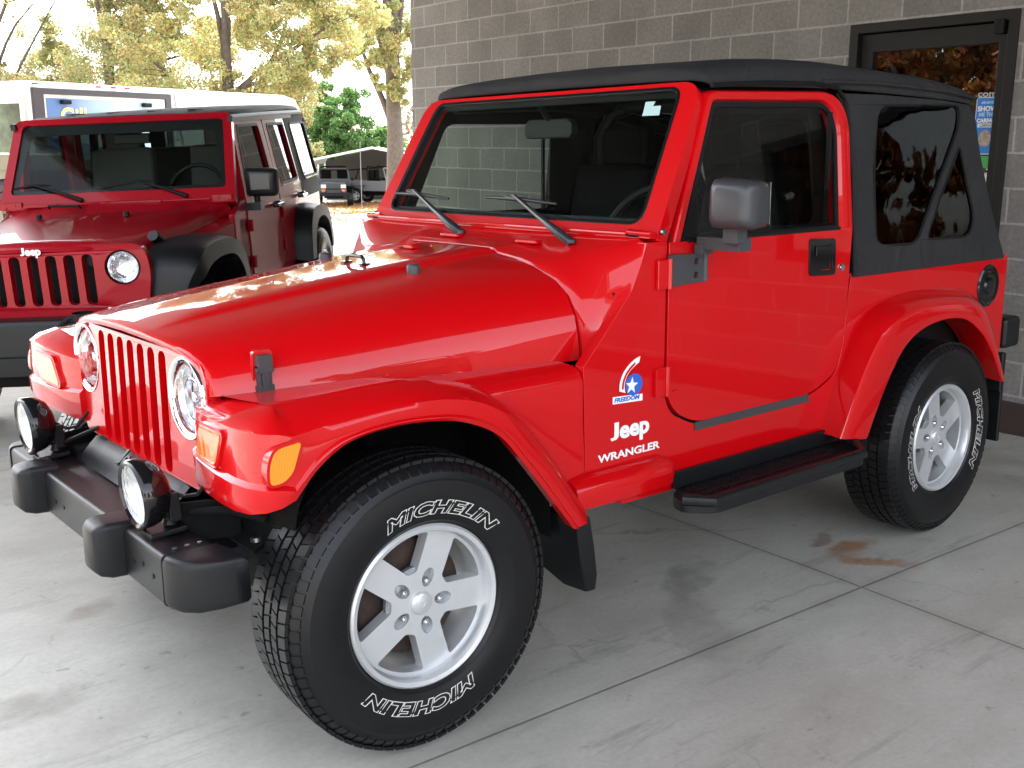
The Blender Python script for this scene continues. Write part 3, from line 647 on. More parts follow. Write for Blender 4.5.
# grille
gout = roundpoly([(-.472, .966), (.472, .966), (.478, .80), (.425, .632), (-.425, .632), (-.478, .80)], [.085, .085, .1, .04, .04, .1], 7)
slots = [roundpoly([(k*.0737-.0245, .640), (k*.0737+.0245, .640), (k*.0737+.0245, .956), (k*.0737-.0245, .956)], .0235, 5) for k in range(-3, 4)]
hl = [circle(s_*.362, .858, .098, 40) for s_ in (-1, 1)]
GX = -.352
def gP(u, v, w): return (GX+w+.06*max(0, abs(u)-.25)**1.6+.03*max(0, v-.86), u, v)
mb = MB(); mb.plate(gout, slots+hl, gP, 0, .035); gr = finish('grille', mb, RED, car, bevel=.007, segs=3, weld=False, blim=45)
mb = MB(); mb.box((GX+.09, 0, .80), (.02, .56, .34)); finish('radiator', mb, mat('radiator_fins', (.012, .012, .013), .6, bump=.5, bscale=200), gr)
for s_ in (-1, 1):
    b_ = MB(); b_.lathe([(.088, -.004), (.094, -.012), (.102, -.012), (.106, -.004), (.106, .006), (.098, .01), (.088, .004)], (GX+.010, s_*.362, .858), 'x', 48)
    h_ = finish('headlight', b_, CHROME, car, smooth=60)
    b_ = MB(); b_.lathe([(0, .060), (.03, .058), (.06, .048), (.078, .03), (.088, .004)], (GX+.012, s_*.362, .858), 'x', 48); finish('reflector', b_, mat('headlight_reflector', (.9, .9, .91), .30, metal=.9, bump=.6, bscale=30), h_, smooth=60)
    b_ = MB(); b_.lathe([(0, -.022), (.03, -.020), (.06, -.013), (.08, -.003), (.088, .004)], (GX+.008, s_*.362, .858), 'x', 48); finish('lens', b_, FROST, h_, smooth=60)
    b_ = MB(); b_.lathe([(0, -.012), (.012, -.010), (.016, 0), (.016, .03), (0, .03)], (GX+.03, s_*.362, .858), 'x', 20); finish('bulb', b_, mat('bulb_glass', (.7, .72, .75), .1, metal=.8), h_)
    b_ = MB(); b_.box((GX+.04, s_*.362-.035*s_, .858), (.012, .012, .16)); b_.lathe([(.050, .0), (.054, .0), (.054, .02), (.050, .02)], (GX+.025, s_*.362+.015, .85), 'x', 32); finish('lens_rib', b_, CHROME, h_)

# front fender with its flare
U = [(0, -.31, .896), (.15, -.20, .903), (.3, -.05, .909), (.45, .09, .903), (.55, .222, .872), (.65, .325, .812), (.74, .400, .745), (.85, .49, .640), (1, .612, .475)]
Cr = [(0, -.322, .860), (.15, -.226, .866), (.3, -.06, .878), (.45, .08, .875), (.55, .19, .850), (.65, .280, .798), (.74, .345, .728), (.85, .415, .645), (1, .546, .460)]
Lp = [(0, -.322, .713), (.08, -.262, .775), (.15, -.19, .816), (.3, -.06, .833), (.45, .08, .822), (.55, .165, .797), (.65, .24, .755), (.74, .30, .690), (.85, .372, .603), (1, .486, .458)]
ts = np.linspace(0, 1, 44)
u_, c_, l_ = tcurve(U, ts), tcurve(Cr, ts), tcurve(Lp, ts)
fr_rows = []
# front face stations (x of face, y), going from beside the grille round the corner
front = [(-.352, -.415, .655, .845, .02), (-.372, -.47, .660, .850, .01), (-.385, -.55, .666, .856, 0), (-.396, -.64, .670, .860, 0), (-.400, -.72, .674, .863, 0), (-.394, -.78, .680, .864, 0), (-.378, -.822, .690, .864, 0), (-.352, -.841, .700, .863, 0)]
for k, (x, y, zl, zc, o) in enumerate(front):
    nx, ny = [(-1, 0), (-1, 0), (-1, 0), (-1, -.05), (-.97, -.2), (-.85, -.5), (-.5, -.85), (-.15, -.98)][k]
    inn = (x+.05-ny*.0, max(y, -.75) if k > 4 else y+.01, zc+.030)
    zu = [.866, .872, .884, .892, .898, .899, .899, .898][k]; ux_, uy_ = x+.09*(-nx if k < 6 else .7 if k == 6 else .42), max(y, -.752) if k < 6 else -.752
    fr_rows.append([(ux_+.025, max(uy_, -.735), zu-.014), (ux_, uy_, zu), (ux_*.35+x*.65, uy_*.35+y*.65-.006*(k > 4), zu*.35+zc*.65+.006), (x, y, zc-.002), (x+nx*.004, y+ny*.004, .80), (x+nx*.002, y+ny*.002, .752), (x+nx*.014, y+ny*.014, .742), (x+nx*.012, y+ny*.012, zl+.02), (x+nx*.004, y+ny*.004, zl), (x-nx*.03, y-ny*.03, zl+.004)])
fr_rows.insert(0, [(p_[0]+.055, p_[1]+.004, p_[2]) for p_ in fr_rows[0]])
for k in range(len(ts)):
    (ux, uz), (cx, cz), (lx, lz) = u_[k], c_[k], l_[k]
    m1 = ((cx*.35+lx*.65), (cz*.35+lz*.65)); rg = max(0, 1-ts[k]/.12)
    z_r = .742 if rg > 0 else 0
    zz = lambda f: (cx+(lx-cx)*f, cz+(lz-cz)*f)
    # fractions of ridge along the face
    f1, f2 = (.72, .80) if rg <= 0 else (.80*rg+.72*(1-rg), .86*rg+.80*(1-rg))
    a, b, c4, d4 = zz(.06), zz(.40), zz(f1), zz(f2)
    r0 = (max(ux, -.3) if k < 2 else ux, -.60 if ts[k] < .5 else -.735, uz-.02 if ts[k] < .5 else uz-.01)
    fr_rows.append([(ux+.02, -.735, uz-.012), (ux, -.752, uz), ((ux*.35+cx*.65), -.815, uz*.35+cz*.65+.006), (a[0], -.843, a[1]), (b[0], -.848, b[1]), (c4[0], -.849, c4[1]), (d4[0], -.855, d4[1]), (lx*.85+cx*.15, -.856, lz*.85+cz*.15), (lx, -.850, lz), (lx, -.815, lz+.006)])
def mk():
    mb = MB(); mb.loft(fr_rows)
    # closing skin across the lower end
    e = fr_rows[-1]; mb.add(e+[(e[0][0]-.03, -.74, e[0][2])], [tuple(range(len(e)+1))]); return mb
fl1, fl2 = both('fender_flare', mk, RED, car, smooth=38)
def mk():
    mb = MB(); rows = []
    for x in np.linspace(-.316, .608, 40):
        tt = float(np.interp(x, [q[0] for q in u_], [q[1] for q in u_])); g = max(0, min(1, (x-.02)/.16)); g = g*g*(3-2*g)
        A = (x, -.40, .872); 
        B0 = (x, -.64, .893-.0*x); C0 = (x, -.70, .897); D0 = (x, -.74, tt+.003); E0 = (x, -.752, tt-.004)
        B1 = (x, -.665, .868); C1 = (x, -.712, .864); D1 = (x, -.738, .850); E1 = (x, -.752, .825)
        L_ = lambda p, q: tuple(Vector(p).lerp(Vector(q), g))
        bot = (x, -.752, min(tt-.006, .82) if g > .5 else tt-.006); bot = (x, -.7515, (min(tt, .822)-.01)*g+(tt-.006)*(1-g))
        rows.append([A, L_(B0, B1), L_(C0, C1), L_(D0, D1), L_(E0, E1), bot])
    mb.loft(rows); return mb
both('fender', mk, RED, car, smooth=45)
# red side panel between the flare and the cowl seam
def mk():
    pts = [(.616, .864), (.620, .47)]
    lo = [(x, z) for (x, z) in u_ if x > .16]
    mb = MB(); mb.plate([(.33, .835), (.606, .835), (.612, .70), (.625, .47)]+[(x-.02, z-.02) for x, z in reversed(lo) if z < .83], [], lambda u, v, w: (u, -.7495+w, v), 0, .02); return mb
both('fender_side', mk, RED, car, smooth=0)
# inner wheel wells
def well(cx, zt, w0, w1, y0, y1, zlow=.40):
    mb = MB(); n = 18; rows = []
    for k in range(n+1):
        a = math.pi*k/n; x = cx-math.cos(a)*(w0 if a < math.pi/2 else w1); z = .50+(zt-.50)*math.sin(a)**.7
        if k in (0, n): z = zlow
        rows.append([(x, y0, z), (x, y1, z)])
    mb.loft(rows); inner = [r[1] for r in rows]; mb.add(inner, [tuple(range(len(inner)))]); return mb
for s_ in (-1, 1):
    mb = well(.06, .835, .34, .44, -.742, -.36); mb = mb if s_ < 0 else mir(mb); finish('wheel_well', mb, DARK, car, smooth=60)
    mb = well(2.37, .84, .48, .44, -.742, -.42); mb = mb if s_ < 0 else mir(mb); finish('wheel_well', mb, DARK, car, smooth=60)
# rear flares
U2 = catmull([(1.729, .486), (1.803, .662), (1.869, .777), (1.945, .864), (2.084, .914), (2.281, .933), (2.52, .922), (2.70, .885), (2.80, .80), (2.865, .68), (2.915, .53)], 40)
C2 = catmull([(1.716, .485), (1.815, .657), (1.905, .780), (2.008, .853), (2.199, .886), (2.445, .879), (2.595, .845), (2.70, .75), (2.84, .535)], 40)
L2 = catmull([(1.862, .462), (1.963, .637), (2.075, .765), (2.233, .823), (2.444, .823), (2.588, .762), (2.697, .671), (2.806, .530)], 40)
def mk():
    rows = []
    for (ux, uz), (cx, cz), (lx, lz) in zip(U2, C2, L2):
        zz = lambda f: (cx+(lx-cx)*f, cz+(lz-cz)*f); b, c4, d4 = zz(.10), zz(.5), zz(.80)
        rows.append([(ux, -.738, uz), (ux, -.752, uz), (ux*.55+cx*.45, -.800, uz*.55+cz*.45+.002), (ux*.12+cx*.88, -.838, uz*.12+cz*.88), (b[0], -.846, b[1]), (c4[0], -.850, c4[1]), (d4[0], -.853, d4[1]), (lx, -.850, lz), (lx, -.80, lz+.004), (lx, -.745, lz+.01)])
    mb = MB(); mb.loft(rows); e = rows[0]; mb.add(e, [tuple(range(len(e)))]); e = rows[-1]; mb.add(e, [tuple(range(len(e)))]); return mb
both('fender_flare', mk, RED, car, smooth=40)
# mud flaps, rocker covers
def mk():
    mb = MB(); mb.loft([[(.50, -.62, .47), (.52, -.825, .47), (.565, -.83, .47), (.59, -.76, .47)], [(.50, -.62, .38), (.53, -.825, .38), (.585, -.828, .38), (.605, -.76, .38)], [(.53, -.66, .29), (.555, -.815, .29), (.605, -.82, .29), (.620, -.78, .29)], [(.57, -.72, .235), (.580, -.80, .235), (.612, -.805, .235), (.622, -.79, .24)]], closed=True, cap=True); return mb
both('mud_flap', mk, BLKPL, car, smooth=30, bevel=.006)
def mk(): mb = MB(); mb.box((2.86, -.74, .42), (.02, .18, .30)); mb.box((2.845, -.80, .56), (.03, .07, .16)); return mb
both('mud_flap', mk, BLKPL, car, bevel=.006)
def mk():
    mb = MB(); rows = []
    for x, s_ in ((.55, .85), (.60, 1), (.75, 1), (.915, 1), (.945, .7)):
        rows.append([(x, -.745, .565*s_+.51*(1-s_)), (x, -.77, .560*s_+.51*(1-s_)), (x, -.798*s_-.755*(1-s_), .540), (x, -.806*s_-.755*(1-s_), .515), (x, -.80*s_-.755*(1-s_), .478), (x, -.74, .462)])
    mb.loft(rows, closed=False, cap=True); return mb
both('rocker_cover', mk, RED, car, smooth=50)
def mk():
    mb = MB(); mb.box((1.34, -.70, .455), (1.15, .10, .03)); return mb
both('rocker', mk, RED, car)
# side steps
def mk():
    mb = MB()
    o_ = [(1.0, -.760), (1.80, -.760), (1.80, -.85), (1.73, -.93), (.965, -.93), (.90, -.86), (.925, -.80)]
    mb.plate(roundpoly(o_, .03, 4), [], lambda u, v, w: (u, v, w), .412, .446)
    mb.tube([(.905, -.86, .452), (.955, -.928, .452), (1.72, -.928, .452), (1.79, -.85, .458), (1.80, -.77, .478)], .018, 10)
    mb.box((1.40, -.763, .474), (.86, .012, .05)); return mb
st = both('side_step', mk, BLKPL, car, bevel=.006)
for s_, so_ in ((1, st[0]), (-1, st[1])):
    mb = MB()
    for r_ in range(4):
        for k in range(30): mb.box((1.0+k*.0235, s_*(-.895+r_*.034), .4485), (.016, .009, .007))
    mb.box((1.34, s_*-.845, .4455), (.72, .13, .003)); finish('tread_pad', mb, BLK, so_, smooth=0)
    for xb in (1.12, 1.62):
        mb = MB(); mb.box((xb, s_*-.70, .41), (.05, .24, .03)); finish('step_bracket', mb, DARK, so_)

# front lights on the fenders
def lamp(name, poly, P, m, par, t=.012, bz=True):
    mb = MB(); mb.plate(offset_poly(poly, .006), [poly], P, -.003, .01); f_ = finish(name, mb, RED, par, bevel=.002) if False else None
    mb = MB(); mb.plate(poly, [], P, -t*.5, .02); return finish(name, mb, m, par, bevel=.006, segs=3)
for s_ in (-1, 1):
    poly = roundpoly([(.572, .845), (.700, .845), (.672, .765), (.545, .762)], .012, 4)
    poly = roundpoly([(.545, .834), (.680, .840), (.642, .762), (.508, .754)], .014, 4)
    P = lambda u, v, w, s_=s_: (-.404+.13*max(0, .62-u)+w, s_*u, v)
    t_ = lamp('turn_signal', poly, P, ORANGE, car)
    mb = MB(); mb.plate(offset_poly(poly, .009), [offset_poly(poly, -.001)], P, -.004, .02); finish('lamp_rim', mb, RED, t_, bevel=.003)
    poly = roundpoly([(-.364, .833), (-.303, .840), (-.326, .775), (-.350, .757), (-.380, .757), (-.380, .80)], [.02, .01, .02, .015, .01, .02], 4)
    P = lambda u, v, w, s_=s_: (u, s_*(.846-w), v)
    t_ = lamp('side_marker', poly, P, AMBER, car)
    mb = MB(); mb.plate(offset_poly(poly, .007), [offset_poly(poly, -.001)], P, -.005, .02); finish('lamp_rim', mb, RED, t_, bevel=.003)

# bumper
mb = MB()
mb.plate(roundpoly([(-.53, .445), (-.44, .445), (-.40, .56), (-.53, .566)], [.012, .012, .012, .016], 4), [], lambda u, v, w: (u, w, v), -.60, .60)
bmp = finish('front_bumper', mb, BLKPL, car, bevel=.004)
for s_ in (-1, 1):
    mb = MB(); rows = []
    for y, x0, x1, za, zb_ in ((.603, -.532, -.40, .444, .567), (.625, -.531, -.39, .442, .568), (.655, -.520, -.38, .442, .566), (.682, -.495, -.375, .443, .563), (.697, -.455, -.37, .446, .558), (.703, -.405, -.37, .452, .550)):
        sec = roundpoly([(x0, za), (x1, za), (x1, zb_), (x0, zb_)], [.02, .01, .015, .02], 4); rows.append([(a, s_*y, b) for a, b in sec])
    mb.loft(rows, True, True); finish('bumper_cap', mb, BLKPL, bmp, smooth=50)
    mb = MB(); yc = s_*.310; rows = []
    for x, hw, za, zb_ in ((-.49, .052, .440, .580), (-.56, .050, .444, .582), (-.586, .045, .452, .578), (-.598, .036, .464, .566)):
        sec = roundpoly([(yc-hw, za), (yc+hw, za), (yc+hw, zb_), (yc-hw, zb_)], .014, 4); rows.append([(x, a, b) for a, b in sec])
    mb.loft(rows, True, True); finish('overrider', mb, BLKPL, bmp, smooth=50)
    for yb_, zb_ in ((.42, .50), (.48, .512), (.54, .50), (.10, .50), (.17, .50)):
        mb = MB(); mb.lathe([(0, -.001), (.006, -.001), (.006, .001)], (-.531, s_*yb_, zb_), 'x', 10); finish('bolt_hole', mb, BLK, bmp)
    mb = MB(); mb.plate(roundpoly([(-.533, .443), (-.42, .443), (-.39, .5655), (-.533, .5685)], .016, 4), [], lambda u, v, w, s_=s_: (u, s_*(.598+w), v), 0, .005); finish('cap_seam', mb, BLK, bmp)
    # frame rail and bracket
    mb = MB(); mb.box((-.10, s_*.40, .53), (.60, .07, .11)); mb.box((-.36, s_*.46, .575), (.16, .012, .10), Matrix.Rotation(R(20*s_), 3, 'Z')); mb.tube([(-.40, s_*.45, .60), (-.33, s_*.52, .61), (-.28, s_*.62, .60)], .011, 8); mb.box((-.22, s_*.52, .56), (.20, .16, .012), Matrix.Rotation(R(-25), 3, 'Y'))
    mb.box((-.20, s_*.47, .60), (.20, .10, .04))
    finish('frame_rail', mb, DARK, car, bevel=.004)
    mb = MB(); mb.lathe([(0, 0), (.012, 0), (.012, .01), (0, .01)], (-.325, s_*.648, .565), 'z', 14); finish('bumper_bolt', mb, STEEL, bmp)
    mb = MB()
    for q_ in range(3): mb.lathe([(0, 0), (.006, 0), (.006, .003), (0, .004)], (-.49+.03*q_, s_*.575, .566), 'z', 10)
    finish('bumper_bolt', mb, STEEL, bmp)
# plastic cover between bumper and grille
mb = MB(); rows = []
for y in (-.34, -.31, -.12, .12, .31, .34):
    e = 0 if abs(y) > .32 else 1
    rows.append([(-.415, y, .565), (-.405, y, .572+.004*e), (-.385, y, .590+.018*e), (-.350, y, .625+.006*e), (-.32, y, .632+.006*e), (-.28, y, .63)])
mb.loft(rows); cov = finish('bumper_cover', mb, BLKPL, car, smooth=25)
v, f, w_ = jeep_geo(.075, .0015, .0008); nrm = Vector((-.045, 0, .035)).normalized()
mb = MB(); sl_ = Vector((.035, 0, .035)).normalized()
pts = []
for x, y, z in v: p = Vector((-.389, 0, .606))+Vector((0, -1, 0))*(x*1.1)+sl_*y+Vector((-.7, 0, .7))*(z+.002); pts.append(tuple(p))
mb.add(pts, f); finish('cover_lettering', mb, BLKPL, cov, smooth=0, weld=False)
mb = MB()
for k_ in range(4): mb.tube([(-.33, .25+.012*k_, .66), (-.36, .255+.012*k_, .62)], .0025, 6)
mb.tube([(-.33, .30, .665), (-.40, .36, .625), (-.44, .40, .60), (-.47, .44, .60)], .006, 8); finish('wiring', mb, BLK, car)

# fog lights
for s_ in (-1, 1):
    yc, zc, ang = (-.448 if s_ < 0 else .412), .672, R(0)
    fl = finish('fog_light', MB().lathe([(.070, -.030), (.078, -.034), (.083, -.028), (.083, -.004), (.078, .012), (.062, .034), (.035, .048), (0, .052)], n=40, axis='x'), GLOSSBLK, car, smooth=55, loc=(-.500, yc, zc), rot=(0, R(-4), ang))
    finish('lens', MB().lathe([(0, -.040), (.03, -.038), (.055, -.034), (.071, -.029)], n=40, axis='x'), FROST, fl, smooth=60)
    finish('reflector', MB().lathe([(0, .02), (.03, .012), (.055, -.01), (.070, -.028)], n=40, axis='x'), mat('fog_reflector', (.62, .62, .62), .4, metal=.7, bump=.2, bscale=60), fl, smooth=60)
    mb = MB(); mb.tube([(.02, .0, -.03), (.05, .0, -.07), (.045, 0, -.095)], [.016, .018, .02], 10); mb.box((.03, 0, -.103), (.09, .07, .014)); mb.box((.055, 0, -.05), (.03, .05, .07)); mb.lathe([(0, -.095), (.013, -.095), (.013, -.085), (0, -.083)], (-.015, 0.02, 0), 'z', 12)
    finish('mount', mb, BLKPL, fl, bevel=.004)
    mb = MB(); mb.tube([(.05, 0, -.01), (.08, -.02, -.03), (.10, -.06, -.02), (.13, -.08, .02)], .005, 8); finish('cable', mb, BLK, fl)

# windshield frame
W0 = Vector((.893, 0, 1.19)); WV = Vector((.222, 0, .407)).normalized(); WNn = Vector((-.407, 0, .222)).normalized()
def wsP(u, v, w): return tuple(W0+Vector((0, 1, 0))*u+WV*v-WNn*w)
vt = .512
wout = roundpoly([(-.748, 0), (.748, 0), (.690, vt), (-.690, vt)], [.012, .012, .075, .075], 7)
wgl = roundpoly([(-.662, .050), (.662, .050), (.618, .492), (-.618, .492)], [.05, .05, .045, .045], 6)
mb = MB(); mb.plate(wout, [wgl], wsP, 0, .042); wsf = finish('windshield_frame', mb, RED, car, bevel=.008, segs=3)
fr_in = roundpoly([(-.615, .10), (.615, .10), (.575, .462), (-.575, .462)], .04, 5)
mb = MB(); mb.plate(wgl, [], wsP, .010, .014); finish('windshield_glass', mb, WGLASS, wsf, smooth=0)
mb = MB(); mb.plate(wgl, [offset_poly(wgl, -.022)], wsP, .016, .018); finish('glass_border', mb, BLK, wsf, smooth=0)
wseal = offset_poly(wgl, -.006); mb = MB(); mb.plate(offset_poly(wgl, .006), [wseal], wsP, -.002, .012); finish('windshield_seal', mb, GLOSSBLK, wsf, bevel=.002)
mb = MB(); mb.plate([(-.489, .418), (-.482, .457), (-.522, .457), (-.519, .441), (-.552, .441), (-.560, .409), (-.489, .409)], [], wsP, .0085, .0095); finish('sticker', mb, mat('pale_sticker', (.42, .60, .58), .5), wsf, smooth=0)
# frame hinges with bolts on the cowl sides, tube along base
mb = MB(); mb.tube([(.868, -.655, 1.207), (.868, .655, 1.207)], .007, 10); finish('frame_rail_trim', mb, RED, wsf)
for s_ in (-1, 1):
    mb = MB(); mb.box((.885, s_*.700, 1.205), (.03, .085, .018)); mb.tube([(.875, s_*.655, 1.212), (.875, s_*.745, 1.210)], .010, 10); finish('frame_hinge', mb, RED, wsf, bevel=.004)
    mb = MB(); mb.lathe([(0, -.008), (.008, -.007), (.010, 0)] if s_ < 0 else [(0, .008), (.008, .007), (.010, 0)], (.915, s_*.752, 1.215), 'y', 14); finish('bolt', mb, STEEL, wsf)
# body side piece of the windshield frame (lower corner)
# wipers
def wiper(p0, p1, bc, bl):
    mb = MB(); p0, p1 = Vector(p0), Vector(p1); n_ = WNn*.03
    mid = p0.lerp(p1, .45)+n_*.9
    mb.tube([p0, p0.lerp(p1, .12)+n_*.8, mid, p1+n_*.6], [.014, .016, .009, .006], 8)
    mb.tube([p1+n_*.6, p1+n_*.5+Vector((0, .05, .0)), Vector(bc)+n_*.5], .006, 8)
    bc = Vector(bc); mb.tube([bc+Vector((0, bl/2, .004))+n_*.3, bc+n_*.45, bc+Vector((0, -bl/2, -.008))+n_*.3], [.004, .008, .004], 8)
    mb.lathe([(0, .012), (.012, .010), (.015, 0)], tuple(p0), 'z', 12)
    return finish('wiper', mb, mat('wiper_black', (.02, .021, .024), .35), car, smooth=50)
wiper((.822, .075, 1.176), (.931, .485, 1.297), (.925, .445, 1.286), .34)
wiper((.822, -.472, 1.174), (.928, -.100, 1.291), (.924, -.12, 1.284), .36)

# doors
dframe_o = [(.962, 1.18), (1.061, 1.413), (1.150, 1.602), (1.409, 1.617), (1.656, 1.624), (1.776, 1.616), (1.838, 1.582), (1.864, 1.52), (1.866, 1.339), (1.866, 1.18)]
dframe_i = [(1.006, 1.182), (1.085, 1.384), (1.172, 1.574), (1.406, 1.583), (1.675, 1.586), (1.745, 1.574), (1.786, 1.529), (1.790, 1.341), (1.782, 1.182)]
def legs(a, b, n): return [(a[0]+(b[0]-a[0])*k/n, a[1]+(b[1]-a[1])*k/n) for k in range(n)]
def arc2(p0, p1, p2, n): return [((1-t)**2*p0[0]+2*t*(1-t)*p1[0]+t*t*p2[0], (1-t)**2*p0[1]+2*t*(1-t)*p1[1]+t*t*p2[1]) for t in [k/n for k in range(n)]]
FO = legs((.962, 1.18), (1.146, 1.596), 8)+arc2((1.146, 1.596), (1.153, 1.612), (1.19, 1.614), 5)+legs((1.19, 1.614), (1.70, 1.626), 8)+arc2((1.70, 1.626), (1.862, 1.630), (1.866, 1.48), 14)+legs((1.866, 1.48), (1.866, 1.18), 6)+[(1.866, 1.18)]
FI = legs((1.006, 1.182), (1.166, 1.560), 8)+arc2((1.166, 1.560), (1.173, 1.578), (1.20, 1.578), 5)+legs((1.20, 1.578), (1.68, 1.587), 8)+arc2((1.68, 1.587), (1.788, 1.590), (1.790, 1.47), 14)+legs((1.790, 1.47), (1.784, 1.182), 6)+[(1.784, 1.182)]
dframe_i = FI
for s_ in (-1, 1):
    PT = lambda u, v, w, s_=s_: (u, s_*(-YS-max(0, tumble(v)-tumble(1.18))-.0+(-w)), v)
    mb = MB()
    low = [(x+(.0045 if x < 1 else -.0045 if x > 1.7 else 0), z+(.0045 if z < .75 else 0)) for x, z in door_out if z < 1.17]
    low = [(.944, 1.183)]+low+[(1.853, 1.183)]
    mb.plate(low, [], lambda u, v, w, s_=s_: (u, s_*(.752-w), v), 0, .04)
    dr_ = finish('door', mb, RED, car, bevel=.007, segs=3)
    oo, ii = FO, FI; rows_ = []
    for (ox, oz), (ix, iz) in zip(oo, ii):
        g = lambda t, w: (ox+(ix-ox)*t, s_*(.750-(tumble(oz+(iz-oz)*t)-tumble(1.18))-w), oz+(iz-oz)*t)
        rows_.append([g(0, .045), g(0, .010), g(.05, .004), g(.16, .0005), g(.35, 0), g(.62, 0), g(.74, .003), g(.84, .012), g(.93, .014), g(1, .018), g(1, .045)])
    mb = MB(); mb.loft(rows_); mb.add(rows_[0], [tuple(range(11))]); mb.add(rows_[-1], [tuple(range(11))]); finish('door_window_frame', mb, RED, dr_, smooth=28)
    mb = MB(); mb.plate(offset_poly(dframe_i, .01), [], lambda u, v, w, s_=s_: (u, s_*(.738-(tumble(v)-tumble(1.18))-w), v), 0, .004); finish('window', mb, DGLASS, dr_, smooth=0)
    mb = MB(); mb.plate([(1.004, 1.183), (1.075, 1.355), (1.083, 1.355), (1.070, 1.183)], [], lambda u, v, w, s_=s_: (u, s_*(.744-(tumble(v)-tumble(1.18))-w), v), 0, .012)
    di = offset_poly(dframe_i, .004); mb.plate(di, [offset_poly(di, -.016)], lambda u, v, w, s_=s_: (u, s_*(.742-(tumble(v)-tumble(1.18))-w), v), 0, .012)
    mb.box((1.745, s_*.715, 1.37), (.012, .012, .38)); mb.box((1.40, s_*.748, 1.184), (.76, .014, .010)); finish('window_seal', mb, BLK, dr_, smooth=0)
    mb = MB(); mb.plate(roundpoly([(1.607, 1.158), (1.752, 1.152), (1.760, 1.030), (1.615, 1.036)], .016, 4), [roundpoly([(1.630, 1.138), (1.732, 1.134), (1.740, 1.048), (1.636, 1.054)], .014, 4)], lambda u, v, w, s_=s_: (u, s_*(.758-w), v), 0, .01)
    mb.box((1.685, s_*.7525, 1.094), (.10, .002, .085)); mb.box((1.682, s_*.757, 1.115), (.088, .012, .030)); finish('handle', mb, GLOSSBLK, dr_, bevel=.003)
    mb = MB(); mb.lathe([(0, -.006), (.012, -.006), (.014, 0)] if s_ < 0 else [(0, .006), (.012, .006), (.014, 0)], (1.800, s_*.752, 1.052), 'y', 18); finish('lock', mb, CHROME, dr_)
    mb = MB(); mb.plate([(1.073, .634), (1.645, .637), (1.652, .610), (1.074, .608)], [], lambda u, v, w, s_=s_: (u, s_*(.755-w), v), 0, .004); finish('rub_strip', mb, GREYPL, car, smooth=0)
    for zz_ in (1.095, .782):
        mb = MB(); mb.box((.912, s_*.757, zz_), (.045, .012, .085)); mb.tube([(.935, s_*.764, zz_-.045), (.935, s_*.764, zz_+.045)], .0085, 10)
        if zz_ < 1: mb.plate(roundpoly([(.944, zz_+.04), (.99, zz_+.035), (1.05, zz_), (.99, zz_-.035), (.944, zz_-.04)], .01, 3), [], lambda u, v, w, s_=s_: (u, s_*(.7545-w), v), 0, .003)
        finish('hinge', mb, RED, dr_, bevel=.003)
    if s_ > 0: continue
    # mirror
    mb = MB(); mb.plate(roundpoly([(.934, 1.150), (1.080, 1.146), (1.088, 1.064), (.934, 1.058)], .008, 3), [circle(1.043, 1.125, .010, 14), circle(1.043, 1.085, .010, 14)], lambda u, v, w, s_=s_: (u, s_*(.768-w), v), 0, .014)
    mb.tube([(1.085, s_*.764, 1.148), (1.085, s_*.764, 1.064)], .010, 8); mb.box((1.065, s_*.775, 1.160), (.05, .03, .03)); mb.box((1.075, s_*.84, 1.178), (.055, .155, .036)); mb.box((1.05, s_*.90, 1.205), (.045, .05, .04))
    br_ = finish('mirror_bracket', mb, GREYPL, dr_, bevel=.006)
    mb = MB(); rows = []
    for x, e in ((.985, .028), (.990, .012), (1.005, .003), (1.04, 0), (1.09, .004), (1.10, .010)):
        sec = roundpoly([(-.842-e, 1.222+e), (-.990+e, 1.226+e), (-.985+e, 1.358-e), (-.846-e, 1.368-e)], .028, 5); rows.append([(x, -s_*a if s_ > 0 else a, b) for a, b in sec])
    mb.loft(rows, True, True)
    mrr = finish('mirror', mb, mat('mirror_shell', (.038, .040, .044), .36, bump=.04, bscale=400), car, smooth=55)
    mb = MB(); mb.box((1.101, s_*.915, 1.295), (.004, .125, .115)); finish('mirror_glass', mb, CHROME, mrr, smooth=0)

# fuel filler recess
mb = MB(); mb.lathe([(.070, -.004), (.078, -.007), (.085, -.002), (.085, .004)], (2.825, YS, .905), 'y', 36); mb.lathe([(0, .0), (.035, -.002), (.04, .0), (.070, -.001)], (2.825, YS-.001, .905), 'y', 36); mb.lathe([(0, -.012), (.03, -.011), (.036, -.002)], (2.825, YS, .905), 'y', 24); finish('fuel_filler', mb, GLOSSBLK, car, smooth=50)
mb = MB(); mb.box((3.06, 0, .69), (.13, 1.52, .13)); rb = finish('rear_bumper', mb, BLKPL, car, bevel=.02, segs=3)
for s_ in (-1, 1):
    mb = MB(); mb.box((3.0, s_*.66, .88), (.05, .12, .15)); tl = finish('tail_light', mb, REDLENS, car, bevel=.008)
    mb = MB(); mb.box((2.985, s_*.66, .88), (.03, .14, .17)); finish('lamp_housing', mb, BLK, tl, bevel=.004)

